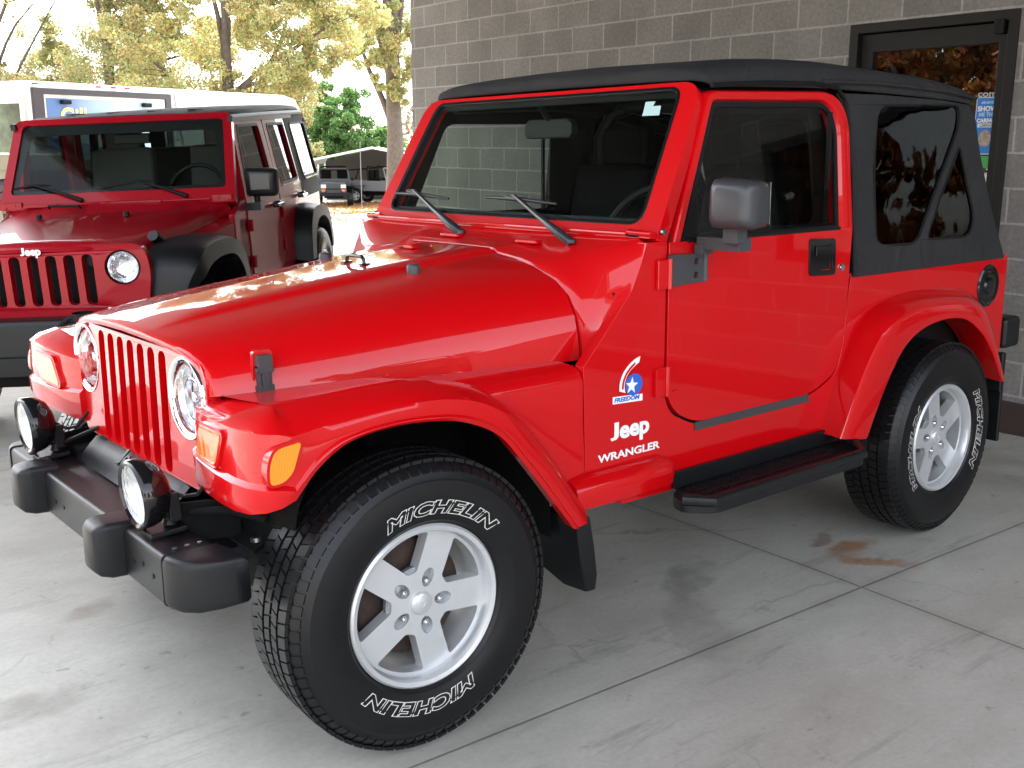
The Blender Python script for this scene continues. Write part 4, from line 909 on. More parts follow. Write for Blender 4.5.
# soft top
sso = [(1.868, 1.012), (1.870, 1.345), (1.868, 1.52), (1.842, 1.588), (1.80, 1.622), (2.071, 1.624), (2.468, 1.616), (2.671, 1.602), (2.700, 1.56), (2.742, 1.435), (2.829, 1.203), (2.925, 1.024), (2.93, 1.008)]
w1 = roundpoly([(2.045, 1.585), (2.595, 1.598), (2.583, 1.520), (2.383, 1.256), (2.274, 1.108), (2.010, 1.112), (2.012, 1.37)], [.05, .05, .04, 0, .05, .05, 0], 5)
w2 = roundpoly([(2.592, 1.45), (2.625, 1.345), (2.690, 1.190), (2.655, 1.113), (2.340, 1.118), (2.454, 1.272)], [.02, 0, .04, .05, .03, 0], 5)
for s_ in (-1, 1):
    PT = lambda u, v, w, s_=s_: (u, s_*(.757-tumble(v)-w+.004*math.sin(u*19)*math.sin(v*13)), v)
    mb = MB(); mb.plate(sso, [w1, w2], PT, 0, .006)
    sd_ = finish('soft_top_side', mb, FABRIC, car, smooth=0, bevel=.002)
    for w_ in (w1, w2):
        mb = MB(); mb.plate(offset_poly(w_, .008), [], lambda u, v, w, s_=s_: (u, s_*(.752-tumble(v)-w), v), 0, .002); finish('vinyl_window', mb, VINYL, sd_, smooth=0)
        mb = MB(); mb.plate(offset_poly(w_, .006), [offset_poly(w_, -.002)], lambda u, v, w, s_=s_: (u, s_*(.7595-tumble(v)-w), v), 0, .003); finish('window_welt', mb, BLK, sd_, smooth=0, bevel=.001)
    mb = MB(); mb.tube([PT(1.871, 1.02, -.004), PT(1.873, 1.345, -.004), PT(1.871, 1.52, -.004), PT(1.845, 1.600, -.006), PT(1.79, 1.638, -.010), PT(1.66, 1.648, -.012), PT(1.40, 1.641, -.012), PT(1.16, 1.626, -.012)], .007, 8); finish('piping', mb, BLK, sd_)
# top cover, front to back
rows = []
spine = [(1.150, 1.676, .640, 1.655), (1.160, 1.690, .672, 1.645), (1.20, 1.706, .690, 1.628), (1.30, 1.722, .696, 1.632), (1.42, 1.733, .698, 1.636), (1.62, 1.742, .700, 1.640), (1.84, 1.742, .702, 1.640), (2.08, 1.733, .703, 1.634), (2.40, 1.715, .703, 1.626), (2.60, 1.700, .702, 1.618), (2.675, 1.680, .700, 1.610), (2.71, 1.65, .69, 1.60)]
for i, (x, zc, yw, ze) in enumerate(spine):
    r = []
    crown = zc+.012
    for a in np.linspace(0, 1, 10):
        y = -yw*(1-a**1.0)
        pass
    pr = [(1.0, 0.0), (1.004, .25), (.995, .5), (.965, .74), (.90, .90), (.78, .975), (.6, 1.0), (.4, 1.03), (.2, 1.06), (0, 1.07)]
    for (a, b) in pr:
        wob = .0035*math.sin(x*23+a*9)+.0025*math.sin(x*41+a*17)
        r.append((x+(0 if i else -.002), -yw*a, ze-.006+(zc-ze)*b+wob*(1 if b > .2 else .3)))
    rows.append(r+[(p[0], -p[1], p[2]) for p in reversed(r[:-1])])
mb = MB(); mb.loft(rows); e = rows[0]; mb.add(e, [tuple(range(len(e)))])
# back curtain
n_ = len(rows[0]); back = []
for k in range(n_): y = rows[-1][k][1]; back.append((2.93, y*1.07, 1.012))
midr = [(2.80, y_[1]*1.03, 1.30) for y_ in rows[-1]]
mb.loft([rows[-1], midr, back]); tp = finish('soft_top', mb, FABRIC, car, smooth=60, sub=1)
sm = tp.modifiers.new('solid', 'SOLIDIFY'); sm.thickness = .006
for s_ in (-1, 1): mb = MB(); mb.tube([(1.70, s_*.712, 1.655), (2.0, s_*.716, 1.660), (2.45, s_*.716, 1.648), (2.69, s_*.712, 1.628)], .006, 8); finish('top_seam', mb, FABRIC, tp)

# interior
for s_ in (-1, 1):
    mb = MB(); mb.plate([(.95, 1.10), (1.06, 1.40), (1.14, 1.62), (1.84, 1.64), (1.90, 1.10)], [offset_poly(roundpoly([(1.03, 1.20), (1.18, 1.55), (1.72, 1.555), (1.74, 1.20)], .04, 4), 0.001)], lambda u, v, w, s_=s_: (u, s_*(.685-(tumble(v)-tumble(1.18))-w), v), 0, .01); mb.box((1.40, s_*.69, .85), (.85, .01, .6)); finish('interior_trim', mb, BLK, car, smooth=0)
mb = MB()
mb.box((.97, 0, 1.09), (.16, 1.40, .20)); mb.box((1.02, 0, 1.18), (.26, 1.38, .03), Matrix.Rotation(R(-6), 3, 'Y')); mb.box((1.0, -.35, 1.20), (.18, .36, .06))
finish('dashboard', mb, BLK, car, bevel=.015, segs=3)
mb = MB(); c = Vector((1.24, -.37, 1.15)); pts = []
for k in range(33): a = 2*math.pi*k/32; pts.append(c+Vector((math.sin(a)*.19*.42, math.cos(a)*.19, math.sin(a)*.19*.9)))
mb.tube(pts, .014, 8, cap=False); mb.tube([c, (1.08, -.37, 1.09)], .03, 8); mb.box(tuple(c), (.03, .30, .05)); finish('steering_wheel', mb, BLK, car)
for s_ in (-1, 1):
    mb = MB(); mb.box((1.55, s_*.36, .86), (.50, .48, .15)); mb.box((1.82, s_*.36, 1.13), (.13, .46, .52), Matrix.Rotation(R(14), 3, 'Y')); st_ = finish('seat', mb, SEAT, car, bevel=.04, segs=3)
    mb = MB(); mb.box((1.91, s_*.36, 1.46), (.09, .25, .17)); finish('headrest', mb, SEAT, st_, bevel=.03, segs=3)
mb = MB(); mb.box((2.55, 0, .95), (.45, .95, .14)); mb.box((2.78, 0, 1.10), (.12, .95, .34)); finish('rear_seat', mb, SEAT, car, bevel=.03, segs=3)
mb = MB()
for s_ in (-1, 1):
    mb.tube([(1.98, s_*.60, .55), (1.98, s_*.60, 1.50), (2.0, s_*.55, 1.60), (2.05, s_*.48, 1.63)], .032, 10); mb.tube([(2.0, s_*.55, 1.60), (2.45, s_*.56, 1.52), (2.75, s_*.58, 1.05)], .03, 10); mb.tube([(1.17, s_*.57, 1.61), (1.6, s_*.56, 1.63), (2.0, s_*.55, 1.62)], .026, 8)
mb.tube([(2.03, -.50, 1.63), (2.03, .50, 1.63)], .032, 10); finish('roll_bar', mb, BLK, car)
mb = MB(); mb.loft([[(1.185+.03*(x_ > 0)+.01*abs(a_), .06-.125*a_, 1.52+b_*.033) for a_, b_ in ((-1, -.55), (-.9, -1), (.9, -1), (1, -.55), (1, .5), (.8, 1), (-.8, 1), (-1, .5))] for x_ in (0, 1)], True, True); mb.tube([(1.20, .06, 1.55), (1.16, .06, 1.60)], .012, 8); finish('rear_view_mirror', mb, BLK, car, bevel=.01)
mb = MB(); mb.box((1.95, -.30, 1.22), (.02, .05, .03)); finish('seat_belt_buckle', mb, RED, car, bevel=.004)

# under the car
mb = MB()
for s_ in (-1, 1): mb.box((1.5, s_*.36, .44), (3.0, .07, .12))
mb.box((-.30, 0, .53), (.10, .80, .10)); mb.box((1.3, 0, .45), (.9, .5, .12)); mb.box((.4, 0, .52), (.7, .45, .35)); mb.box((2.6, 0, .45), (.55, .7, .2)); finish('chassis', mb, DARK, car, bevel=.01)
for x in (0, 2.373):
    mb = MB(); mb.tube([(x, -.66, .362), (x, .66, .362)], .040, 12); mb.lathe([(0, -.13), (.09, -.09), (.12, 0), (.09, .09), (0, .13)], (x, -.05 if x else .18, .362), 'y', 20); finish('axle', mb, DARK, car)
    for s_ in (-1, 1):
        mb = MB(); mb.tube([(x+.08, s_*.50, .36), (x+.10, s_*.47, .80)], .026, 10); pts = []
        for k in range(60): a = k*.72; pts.append((x-.02+.055*math.cos(a), s_*.45+.055*math.sin(a), .42+.36*k/60))
        mb.tube(pts, .008, 6); finish('suspension', mb, DARK, car)
# wheels
def place_wheel(x, y, z, flip, steer, src=None, spin=0):
    o = src if src else make_wheel(car)
    o.location = (x, y, z); o.rotation_euler = (0, 0, (math.pi if flip else 0)+steer); return o
wfn = make_wheel(car, Rt=.366, W=.200, rimscale=.978, spin=R(-4)); place_wheel(.012, -.751, .376, False, R(-3), wfn)
w2_ = copy_tree(wfn, car); place_wheel(0, .735, .395, True, R(-3), w2_)
letters_angles = (R(3), R(183))
w3_ = make_wheel(car, Rt=.366, W=.200, rimscale=.978, spin=R(30)); place_wheel(2.373, -.751, .375, False, 0, w3_)
w4_ = copy_tree(w3_, car); place_wheel(2.373, .735, .390, True, 0, w4_)

# lettering and emblem on the side
def side_text(s, x, z, size, m, sx=1, shear=0, off=0, nm='lettering', y=-.7530, slope=0, space=1.0):
    v, f = text_geo(s, size, .0004, shear=shear, off=off, align='LEFT', space=space); mb = MB()
    mb.add([(x+p[0]*sx, y-p[2], z+p[1]+slope*p[0]) for p in v], f); return finish(nm, mb, m, car, smooth=0, weld=False)
v, f, w_ = jeep_geo(.072, .0004, off=.0026); k_ = .158/w_; mb = MB(); mb.add([(.794+p[0]*k_, -.7530-p[2], .6405+p[1]) for p in v], f); finish('lettering', mb, DECALW, car, smooth=0, weld=False)
side_text('WRANGLER', .668, .583, .0310, DECALW, sx=1.50, off=.0008, space=.98)
mb = MB(); ctr = (.786, .788)
P3 = lambda y: (lambda u, v, w: (u, y-w, v))
# white bow shape sweeping up to the right
bow = catmull([(.748, .778), (.749, .800), (.760, .825), (.780, .846), (.806, .862), (.830, .869)], 14)
inn = catmull([(.826, .852), (.806, .842), (.788, .830), (.774, .812), (.768, .790), (.772, .770)], 14)
mb.plate(bow+inn, [], P3(-.7530), 0, .0008)
mb2 = MB()
stripe = catmull([(.757, .782), (.759, .802), (.770, .824), (.788, .842), (.808, .854)], 10)
stripe_i = catmull([(.810, .848), (.792, .836), (.776, .820), (.766, .800), (.764, .782)], 10)
em = finish('emblem', mb, DECALW, car, smooth=0)
mb2.plate(stripe+stripe_i, [], P3(-.7540), 0, .0006); finish('emblem_stripe', mb2, RED, em, smooth=0)
mb = MB(); mb.plate([(ctr[0]+.020+.034*math.cos(t), ctr[1]+.002+.032*math.sin(t)) for t in np.linspace(0, 2*math.pi, 33)[:-1]], [], P3(-.7536), 0, .0006); finish('emblem_disc', mb, DECALB, em, smooth=0)
mb = MB(); mb.plate([(ctr[0]+.010+(.026 if k % 2 == 0 else .0105)*math.sin(k*math.pi/5+.1), ctr[1]+.000+(.026 if k % 2 == 0 else .0105)*math.cos(k*math.pi/5+.1)) for k in range(10)], [], P3(-.7545), 0, .0006); finish('emblem_star', mb, DECALW, em, smooth=0)
mb = MB(); mb.plate([(.722, .744), (.842, .738), (.842, .758), (.722, .765)], [], P3(-.7530), 0, .0006); finish('emblem_banner', mb, DECALW, em, smooth=0)
side_text('FREEDOM', .727, .7485, .0165, DECALB, sx=1.38, shear=.2, off=.0007, nm='emblem_lettering', y=-.7538, slope=-.04)

# ------------------------------------------------------------------ dark red four-door car parked behind
jk = empty('four_door_car', (.69930, 3.71492, -.22258), (R(-2.44014), R(-2.00658), .86465))
tag(jk, 'dark red four-door off-road car with black fenders and grey hardtop on the left', 'car')
JR = DKRED
GO = -.045      # the nose sits a touch to one side
HARD = mat('hardtop_grey', (.050, .052, .055), .60, spec=.12, bump=.05, bscale=300)
def jtum(z): return .10*max(0, z-1.20)
def jside():
    pts = [(.78, .62), (.78, 1.16), (1.02, 1.235), (3.60, 1.235), (3.66, 1.10), (3.66, .62), (3.42, .62), (3.38, .80), (3.22, .95), (2.95, 1.0), (2.68, .95), (2.52, .80), (2.46, .60), (.90, .60)]
    mb = MB(); mb.plate(pts, [], lambda u, v, w: (u, -.785+w, v), 0, .04); return mb
for f_ in (jside(), mir(jside())): finish('body', f_, JR, jk, bevel=.01, segs=3)
mb = MB(); mb.box((3.64, 0, .92), (.04, 1.55, .62)); mb.box((2.0, 0, .62), (3.2, 1.5, .04)); mb.box((1.0, 0, 1.0), (.04, 1.5, .45)); finish('floor_pan', mb, JR, jk)
# doors with windows
JPT = lambda u, v, w, s_: (u, s_*(.792-jtum(v)-w), v)
dors = [([(1.12, .66), (1.10, 1.20), (1.115, 1.745), (1.925, 1.752), (2.07, 1.25), (2.06, .66)], [(1.19, 1.25), (1.225, 1.715), (1.80, 1.716), (1.95, 1.25)]),
        ([(2.075, .66), (2.085, 1.20), (1.95, 1.752), (2.64, 1.752), (2.90, 1.14), (2.86, 1.06), (2.64, .98), (2.50, .82), (2.44, .66)], [(2.20, 1.262), (2.075, 1.71), (2.60, 1.708), (2.79, 1.262)])]
for s_ in (-1, 1):
    for o_, w_ in dors:
        w_ = roundpoly(w_, .03, 4)
        mb = MB(); mb.plate(roundpoly(o_, .03, 3), [w_], lambda u, v, w, s_=s_: JPT(u, v, w, s_), 0, .05); d_ = finish('door', mb, JR, jk, bevel=.006)
        mb = MB(); mb.plate(offset_poly(w_, .01), [], lambda u, v, w, s_=s_: JPT(u, v, w+.02, s_), 0, .004); finish('window', mb, TGLASS, d_, smooth=0)
        mb = MB(); mb.plate(offset_poly(w_, .012), [offset_poly(w_, -.008)], lambda u, v, w, s_=s_: JPT(u, v, w-.003, s_), 0, .006); finish('window_seal', mb, BLK, d_, smooth=0)
        x1 = max(p[0] for p in w_); x0 = min(p[0] for p in w_ if p[1] < 1.35)
        mb = MB(); mb.box(((x0+x1)/2, s_*.795, 1.243), (x1-x0, .008, .012)); finish('window_trim', mb, CHROME, d_, smooth=0)
        hx = x1-.04 if x1 < 2.2 else x1+.0
        mb = MB(); mb.tube([(hx-.09, s_*.80, 1.122), (hx-.09, s_*.83, 1.122), (hx+.09, s_*.83, 1.120), (hx+.09, s_*.80, 1.120)], .016, 8); mb.box((hx+.08, s_*.805, 1.12), (.06, .03, .05)); finish('handle', mb, GLOSSBLK, d_, bevel=.004)
        for zz_ in (1.05, .80):
            mb = MB(); mb.tube([(o_[0][0]+.005, s_*.802, zz_-.04), (o_[0][0]+.005, s_*.802, zz_+.04)], .012, 8); mb.box((o_[0][0]+.05, s_*.798, zz_), (.09, .008, .05)); finish('hinge', mb, JR, d_)
# hardtop
for s_ in (-1, 1):
    qw = roundpoly([(2.885, 1.255), (2.885, 1.70), (3.42, 1.70), (3.625, 1.25)], .03, 4)
    mb = MB(); mb.plate([(2.93, 1.10), (2.915, 1.14), (2.655, 1.752), (3.30, 1.79), (3.44, 1.78), (3.68, 1.10)], [qw] if False else [], lambda u, v, w, s_=s_: JPT(u, v, w, s_), 0, .02)
    mb = MB(); qw = roundpoly([(3.03, 1.258), (2.83, 1.70), (3.38, 1.70), (3.585, 1.255)], .03, 4)
    mb.plate([(2.935, 1.085), (2.66, 1.75), (2.70, 1.80), (3.42, 1.80), (3.47, 1.745), (3.69, 1.085)], [qw], lambda u, v, w, s_=s_: JPT(u, v, w-.004, s_), 0, .03)
    h_ = finish('hardtop_side', mb, HARD, jk, bevel=.008)
    mb = MB(); mb.plate(offset_poly(qw, .01), [], lambda u, v, w, s_=s_: JPT(u, v, w+.006, s_), 0, .004); finish('window', mb, glassmat('quarter_glass', (.25, .27, .26), ior=2.0), h_, smooth=0)
    mb = MB(); mb.plate(offset_poly(qw, .012), [offset_poly(qw, -.006)], lambda u, v, w, s_=s_: JPT(u, v, w-.008, s_), 0, .004); finish('window_seal', mb, BLK, h_, smooth=0)
    mb = MB(); mb.box((3.31, s_*.800, 1.242), (.52, .008, .012)); finish('window_trim', mb, CHROME, h_, smooth=0)
    mb = MB(); mb.tube([(1.10, s_*.738, 1.775), (2.0, s_*.742, 1.785), (3.3, s_*.742, 1.79)], .018, 8); mb.box((2.0, s_*.735, 1.762), (1.8, .03, .03)); finish('drip_rail', mb, BLKPL, jk)
rows = []
for x, z, yw in ((1.175, 1.775, .69), (1.19, 1.805, .715), (1.28, 1.822, .725), (1.8, 1.838, .73), (2.2, 1.845, .73), (2.9, 1.855, .73), (3.3, 1.850, .73), (3.41, 1.825, .72), (3.45, 1.78, .70)):
    r = []
    for a, b in ((1, -.045), (1.0, -.02), (.97, 0), (.9, .012), (.6, .02), (.3, .024), (0, .025)): r.append((x, -yw*a, z+b-.012))
    rows.append(r+[(p[0], -p[1], p[2]) for p in reversed(r[:-1])])
mb = MB(); mb.loft(rows)
for yy in (-.42, -.14, .14, .42): mb.box((1.7, yy, 1.838), (.8, .05, .008))
rf_ = finish('roof', mb, HARD, jk, smooth=40)
mb = MB(); mb.plate([(-.72, 1.12), (.72, 1.12), (.64, 1.78), (-.64, 1.78)], [roundpoly([(-.56, 1.26), (.56, 1.26), (.52, 1.70), (-.52, 1.70)], .05, 4)], lambda u, v, w: (3.665-.36*max(0, v-1.15)+w, u, v), 0, .03); bk = finish('hardtop_back', mb, HARD, jk, bevel=.006)
mb = MB(); mb.plate([(-.57, 1.25), (.57, 1.25), (.53, 1.71), (-.53, 1.71)], [], lambda u, v, w: (3.675-.36*max(0, v-1.15)+w, u, v), 0, .004); finish('window', mb, TGLASS, bk, smooth=0)
# windshield
a0, a1 = Vector((.862, 0, 1.285)), Vector((1.150, 0, 1.812)); JV = (a1-a0).normalized(); JN = Vector((-JV.z, 0, JV.x)); Lw = (a1-a0).length
JW = lambda u, v, w: tuple(a0+Vector((0, 1, 0))*u+JV*v-JN*w)
wo = roundpoly([(-.790, -.05), (.790, -.05), (.735, Lw), (-.735, Lw)], [.01, .01, .06, .06], 5); wi = roundpoly([(-.722, .055), (.722, .055), (.680, Lw-.04), (-.680, Lw-.04)], .035, 5)
mb = MB(); mb.plate(wo, [wi], JW, 0, .05); jw = finish('windshield_frame', mb, JR, jk, bevel=.01, segs=3)
mb = MB(); mb.plate(wi, [], JW, .012, .016); finish('windshield_glass', mb, WGLASS, jw, smooth=0)
mb = MB(); mb.plate(offset_poly(wi, .002), [roundpoly([(-.685, .085), (.685, .085), (.625, Lw-.115), (-.625, Lw-.115)], .05, 5)], JW, .018, .020); finish('glass_border', mb, BLK, jw, smooth=0)
mb = MB(); mb.tube([(.84, -.62, 1.262), (.84, .62, 1.262)], .008, 8); mb.box((.835, -.1, 1.262), (.03, .4, .018)); mb.box((.835, .5, 1.262), (.03, .22, .018)); finish('cowl_vent', mb, JR, jw)
for s_ in (-1, 1):
    mb = MB(); mb.box((.86, s_*.70, 1.262), (.04, .13, .05)); mb.lathe([(0, .0), (.008, .001), (.008, .01)], (.835, s_*.68, 1.27), 'x', 10); mb.lathe([(0, .0), (.008, .001), (.008, .01)], (.835, s_*.74, 1.25), 'x', 10); finish('frame_hinge', mb, JR, jw, bevel=.006)
# hood and cowl
def jsec(x):
    t = max(0, (x+.52)/1.30); W = .545+.16*t; zt = 1.165+.085*t; zb = 1.06+.08*t
    return [(x, -W*a+GO*(1-t), zb+(zt-zb)*b) for a, b in ((1, 0), (.99, .35), (.95, .65), (.86, .82), (.72, .90), (.55, .98), (.42, 1.0), (.2, 1.05), (0, 1.06))]
rows = []
for k, (x, d) in enumerate([(-.555, .05), (-.565, .03), (-.55, .012), (-.52, 0)]):
    r = jsec(-.52); rows.append([(x+.10*(abs(p[1]-GO)/.55)**3, GO+(p[1]-GO)*(1-d*.6), p[2]-d) for p in r])
for x in np.linspace(-.45, .80, 12): rows.append([(p[0]+max(0, .10*(1-(x+.52)/.3))*(abs(p[1]-GO)/.55)**3, p[1], p[2]) for p in jsec(x)])
rows.append([(.87, p[1]*1.06, p[2]+.02) for p in jsec(.80)])
def mirrow(r, x=None):
    c_ = [(p[0], 2*(GO*max(0, 1-max(0, (p[0]+.52)/1.30)))-p[1], p[2]) for p in reversed(r[:-1])]; return r+c_
mb = MB(); mb.loft([mirrow(r) for r in rows]); jh = finish('hood', mb, JR, jk, smooth=50)
for s_ in (-1, 1):
    mb = MB(); rows = []
    for x in (-.50, -.2, .1, .4, .70, .90, 1.1):
        r = jsec(min(x, .8)); yb = -r[0][1]; t = max(0, min(1, (x+.1)/1.0)); yo = yb+(.785-yb)*(t**.6) if x < 1 else .785
        rows.append([(x, s_*(yb-.02)+(GO*(1-t) if s_ > 0 else 0), r[0][2]+.004), (x, s_*(yb+(yo-yb)*.5), r[0][2]-.0), (x, s_*yo, r[0][2]-.03), (x, s_*yo, .70)])
    mb.loft(rows); finish('front_wing', mb, JR, jk, smooth=40)
    mb = MB(); y = s_*.60+GO*.7; mb.tube([(-.30, y*.985, 1.16), (-.24, y*1.01, 1.12), (-.20, y*1.03, 1.07), (-.18, y*1.05, 1.02)], [.036, .030, .024, .034], 8); finish('hood_latch', mb, BLKPL, jh, bevel=.004)
    mb = MB(); mb.lathe([(0, .03), (.016, .028), (.020, 0)], (.28, s_*.27, 1.222), 'z', 14); finish('hood_bumper', mb, BLK, jh, smooth=60)
mb = MB(); mb.tube([(.62, .15, 1.255), (.60, .15, 1.27), (.60, .35, 1.275), (.62, .35, 1.26)], .008, 6); finish('washer_nozzle', mb, BLK, jh)
# grille with seven slots
go = roundpoly([(-.600, 1.150), (.600, 1.150), (.630, 1.0), (.585, .745), (-.585, .745), (-.630, 1.0)], [.10, .10, .1, .05, .05, .1], 6)
sl = [roundpoly([(k*.0995-.030, .828), (k*.0995+.030, .828), (k*.0995+.030, 1.100), (k*.0995-.030, 1.100)], .029, 5) for k in range(-3, 4)]
hh = [circle(s_*.480, 1.022, .094, 36) for s_ in (-1, 1)]
mb = MB(); mb.plate(go, sl+hh, lambda u, v, w: (-.560+w+.16*max(0, abs(u)-.30)**1.6, GO+u, v), 0, .05); jg = finish('grille', mb, JR, jk, bevel=.010, segs=3, weld=False, blim=45)
mb = MB(); mb.box((-.45, GO, .95), (.02, .76, .36)); finish('radiator', mb, BLK, jg, smooth=0)
mb = MB(); mb.lathe([(0, 0), (.028, .002), (.028, .02)], (-.52, GO-.30, 1.06), 'x', 16); finish('horn', mb, BLK, jg)
v, f, w_ = jeep_geo(.058, .002, off=.0026); mb = MB(); mb.add([(-.563-z, GO-.0-x*1.0, 1.108+y) for x, y, z in v], f); finish('lettering', mb, DECALW, jg, smooth=0, weld=False)
for s_ in (-1, 1):
    hx = -.535; c_ = (hx, GO+s_*.480, 1.022)
    h_ = finish('headlight', MB().lathe([(.084, -.004), (.090, -.010), (.096, -.004), (.096, .02)], c_, 'x', 40), BLK, jk, smooth=60)
    finish('reflector', MB().lathe([(0, .050), (.04, .044), (.07, .026), (.086, 0)], c_, 'x', 40), mat('headlight_reflector_b', (.9, .9, .92), .22, metal=1, bump=1.0, bscale=22), h_, smooth=60)
    finish('lens', MB().lathe([(0, -.018), (.04, -.014), (.07, -.006), (.086, .0)], c_, 'x', 40), FROST, h_, smooth=60)
    # fender flares in black
    mb = MB(); rows = []
    top = catmull([(-.52, .80), (-.50, .98), (-.42, 1.075), (-.20, 1.108), (.10, 1.10), (.36, 1.05), (.50, .93), (.56, .76)], 26); low = catmull([(-.50, .78), (-.42, .90), (-.32, .965), (-.15, .995), (.05, .995), (.24, .97), (.38, .88), (.46, .74)], 26)
    for k, ((x, z), (lx, lz)) in enumerate(zip(top, low)):
        t = k/25; yi = .60+.19*min(1, max(0, (x+.5)/.8)); yo = .80+.12*min(1, t*6)
        rows.append([(x+.02, s_*yi, z+.02), (x, s_*(yo-.04), z+.004), (x*.9+lx*.1, s_*yo, z*.85+lz*.15), (lx, s_*(yo+.005), lz), (lx, s_*(yo-.06), lz-.005), (lx, s_*.60, lz+.01)])
    mb.loft(rows); e = rows[0]; mb.add(e, [tuple(range(6))]); finish('fender_flare', mb, BLKPL, jk, smooth=45)
    mb = MB(); rows = []
    top = catmull([(2.42, .62), (2.46, .86), (2.56, 1.00), (2.72, 1.045), (3.0, 1.030), (3.22, .985), (3.36, .88), (3.42, .64)], 26); low = catmull([(2.56, .62), (2.62, .80), (2.74, .90), (2.90, .93), (3.06, .915), (3.18, .87), (3.27, .78), (3.31, .62)], 26)
    for (x, z), (lx, lz) in zip(top, low):
        rows.append([(x, s_*.78, z+.01), (x*.97+lx*.03, s_*.90, z-.01), (x*.85+lx*.15, s_*.935, z*.85+lz*.15), (lx, s_*.940, lz), (lx, s_*.88, lz-.004), (lx, s_*.78, lz)])
    mb.loft(rows); finish('fender_flare', mb, BLKPL, jk, smooth=45)
    for cx in (.0, 2.947):
        mb = MB(); n = 16; rows = []
        for k in range(n+1): a = math.pi*k/n; rows.append([(cx-math.cos(a)*.45, s_*.92, .45+.52*math.sin(a)), (cx-math.cos(a)*.45, s_*.45, .45+.52*math.sin(a))])
        mb.loft(rows); mb.add([r[1] for r in rows], [tuple(range(n+1))]); finish('wheel_well', mb, DARK, jk, smooth=60)
# mirrors, bumper, wipers
for s_ in (-1, 1):
    mb = MB(); rows = []
    for x, e in ((1.06, .03), (1.07, .012), (1.09, 0), (1.16, 0), (1.17, .012)):
        sec = roundpoly([(s_*.800+s_*e, 1.250+e), (s_*1.010-s_*e, 1.243+e), (s_*1.015-s_*e, 1.428-e), (s_*.795+s_*e, 1.440-e)], .03, 4); rows.append([(x, a, b) for a, b in sec])
    mb.loft(rows, True, True); mb.tube([(1.13, s_*.86, 1.26), (1.13, s_*.86, 1.19), (1.16, s_*.80, 1.175)], .024, 8); mb.box((1.13, s_*.83, 1.18), (.10, .12, .05))
    mq = finish('mirror', mb, mat('mirror_black', (.014, .014, .016), .35), jk, smooth=50)
    mb = MB(); mb.box((1.055, s_*.905, 1.345), (.003, .13, .10)); finish('mirror_inset', mb, mat('mirror_inset_grey', (.05, .05, .055), .2), mq)
mb = MB(); mb.plate(roundpoly([(-.75, .565), (-.55, .565), (-.50, .765), (-.73, .775)], .03, 4), [], lambda u, v, w: (u+.10*max(0, abs(w)-.55), w, v), -.80, .80)
mb.box((-.66, 0, .53), (.14, 1.2, .10))
jb = finish('front_bumper', mb, BLKPL, jk, bevel=.01)
mb = MB(); mb.lathe([(0, -.02), (.045, -.02), (.055, -.01), (.055, .03)], (-.72, -.35, .785), 'z', 20); mb.tube([(-.69, -.20, .74), (-.73, -.28, .79), (-.73, -.36, .79), (-.69, -.44, .74)], .014, 8); finish('tow_hook', mb, BLK, jb)
mb = MB(); mb.box((-.40, 0, .48), (.5, 1.3, .16)); mb.box((1.5, 0, .50), (3.4, .9, .16)); finish('chassis', mb, DARK, jk, bevel=.02)
for (y0, y1) in ((.28, .62), (-.42, -.02)):
    mb = MB(); p0 = Vector((.85, y0-.05, 1.285)); p1 = Vector((.94, y0+.30, 1.385)) 
    mb.tube([p0, p0.lerp(p1, .4)+JN*.03, p1+JN*.02], [.016, .010, .006], 8); mb.tube([p1+Vector((0, .28, -.045))+JN*.01, p1+JN*.018, p1+Vector((0, -.12, .0))+JN*.01], [.004, .009, .004], 8); finish('wiper', mb, BLK, jk, smooth=50)
# inside
mb = MB(); mb.box((1.10, 0, 1.20), (.30, 1.48, .14)); finish('dashboard', mb, BLK, jk, bevel=.03)
for s_ in (-1, 1):
    mb = MB(); mb.box((1.80, s_*.38, 1.02), (.5, .50, .16)); mb.box((2.05, s_*.38, 1.30), (.13, .48, .56), Matrix.Rotation(R(10), 3, 'Y')); q_ = finish('seat', mb, GREYSEAT, jk, bevel=.04, segs=3)
    mb = MB(); mb.box((2.11, s_*.38, 1.63), (.09, .26, .16)); finish('headrest', mb, GREYSEAT, q_, bevel=.03, segs=3)
mb = MB(); mb.box((2.95, 0, 1.30), (.13, 1.25, .50)); mb.box((2.75, 0, 1.05), (.45, 1.25, .15)); finish('rear_seat', mb, GREYSEAT, jk, bevel=.04, segs=3)
mb = MB(); pts = []; c = Vector((1.36, -.38, 1.29))
for k in range(33): a = 2*math.pi*k/32; pts.append(c+Vector((math.sin(a)*.19*.45, math.cos(a)*.19, math.sin(a)*.19*.88)))
mb.tube(pts, .015, 8, cap=False); mb.box(tuple(c), (.03, .28, .05)); mb.tube([c, (1.1, -.38, 1.2)], .03, 8); finish('steering_wheel', mb, BLK, jk)
mb = MB()
for s_ in (-1, 1): mb.tube([(2.15, s_*.66, 1.1), (2.2, s_*.64, 1.68), (2.25, s_*.58, 1.76)], .035, 8); mb.tube([(1.2, s_*.62, 1.74), (2.2, s_*.62, 1.77), (3.1, s_*.62, 1.74), (3.3, s_*.62, 1.2)], .03, 8)
mb.tube([(2.25, -.6, 1.76), (2.25, .6, 1.76)], .035, 8); finish('roll_bar', mb, BLK, jk)
mb = MB(); mb.box((1.27, .0, 1.66), (.03, .25, .07)); finish('rear_view_mirror', mb, BLK, jk, bevel=.01)
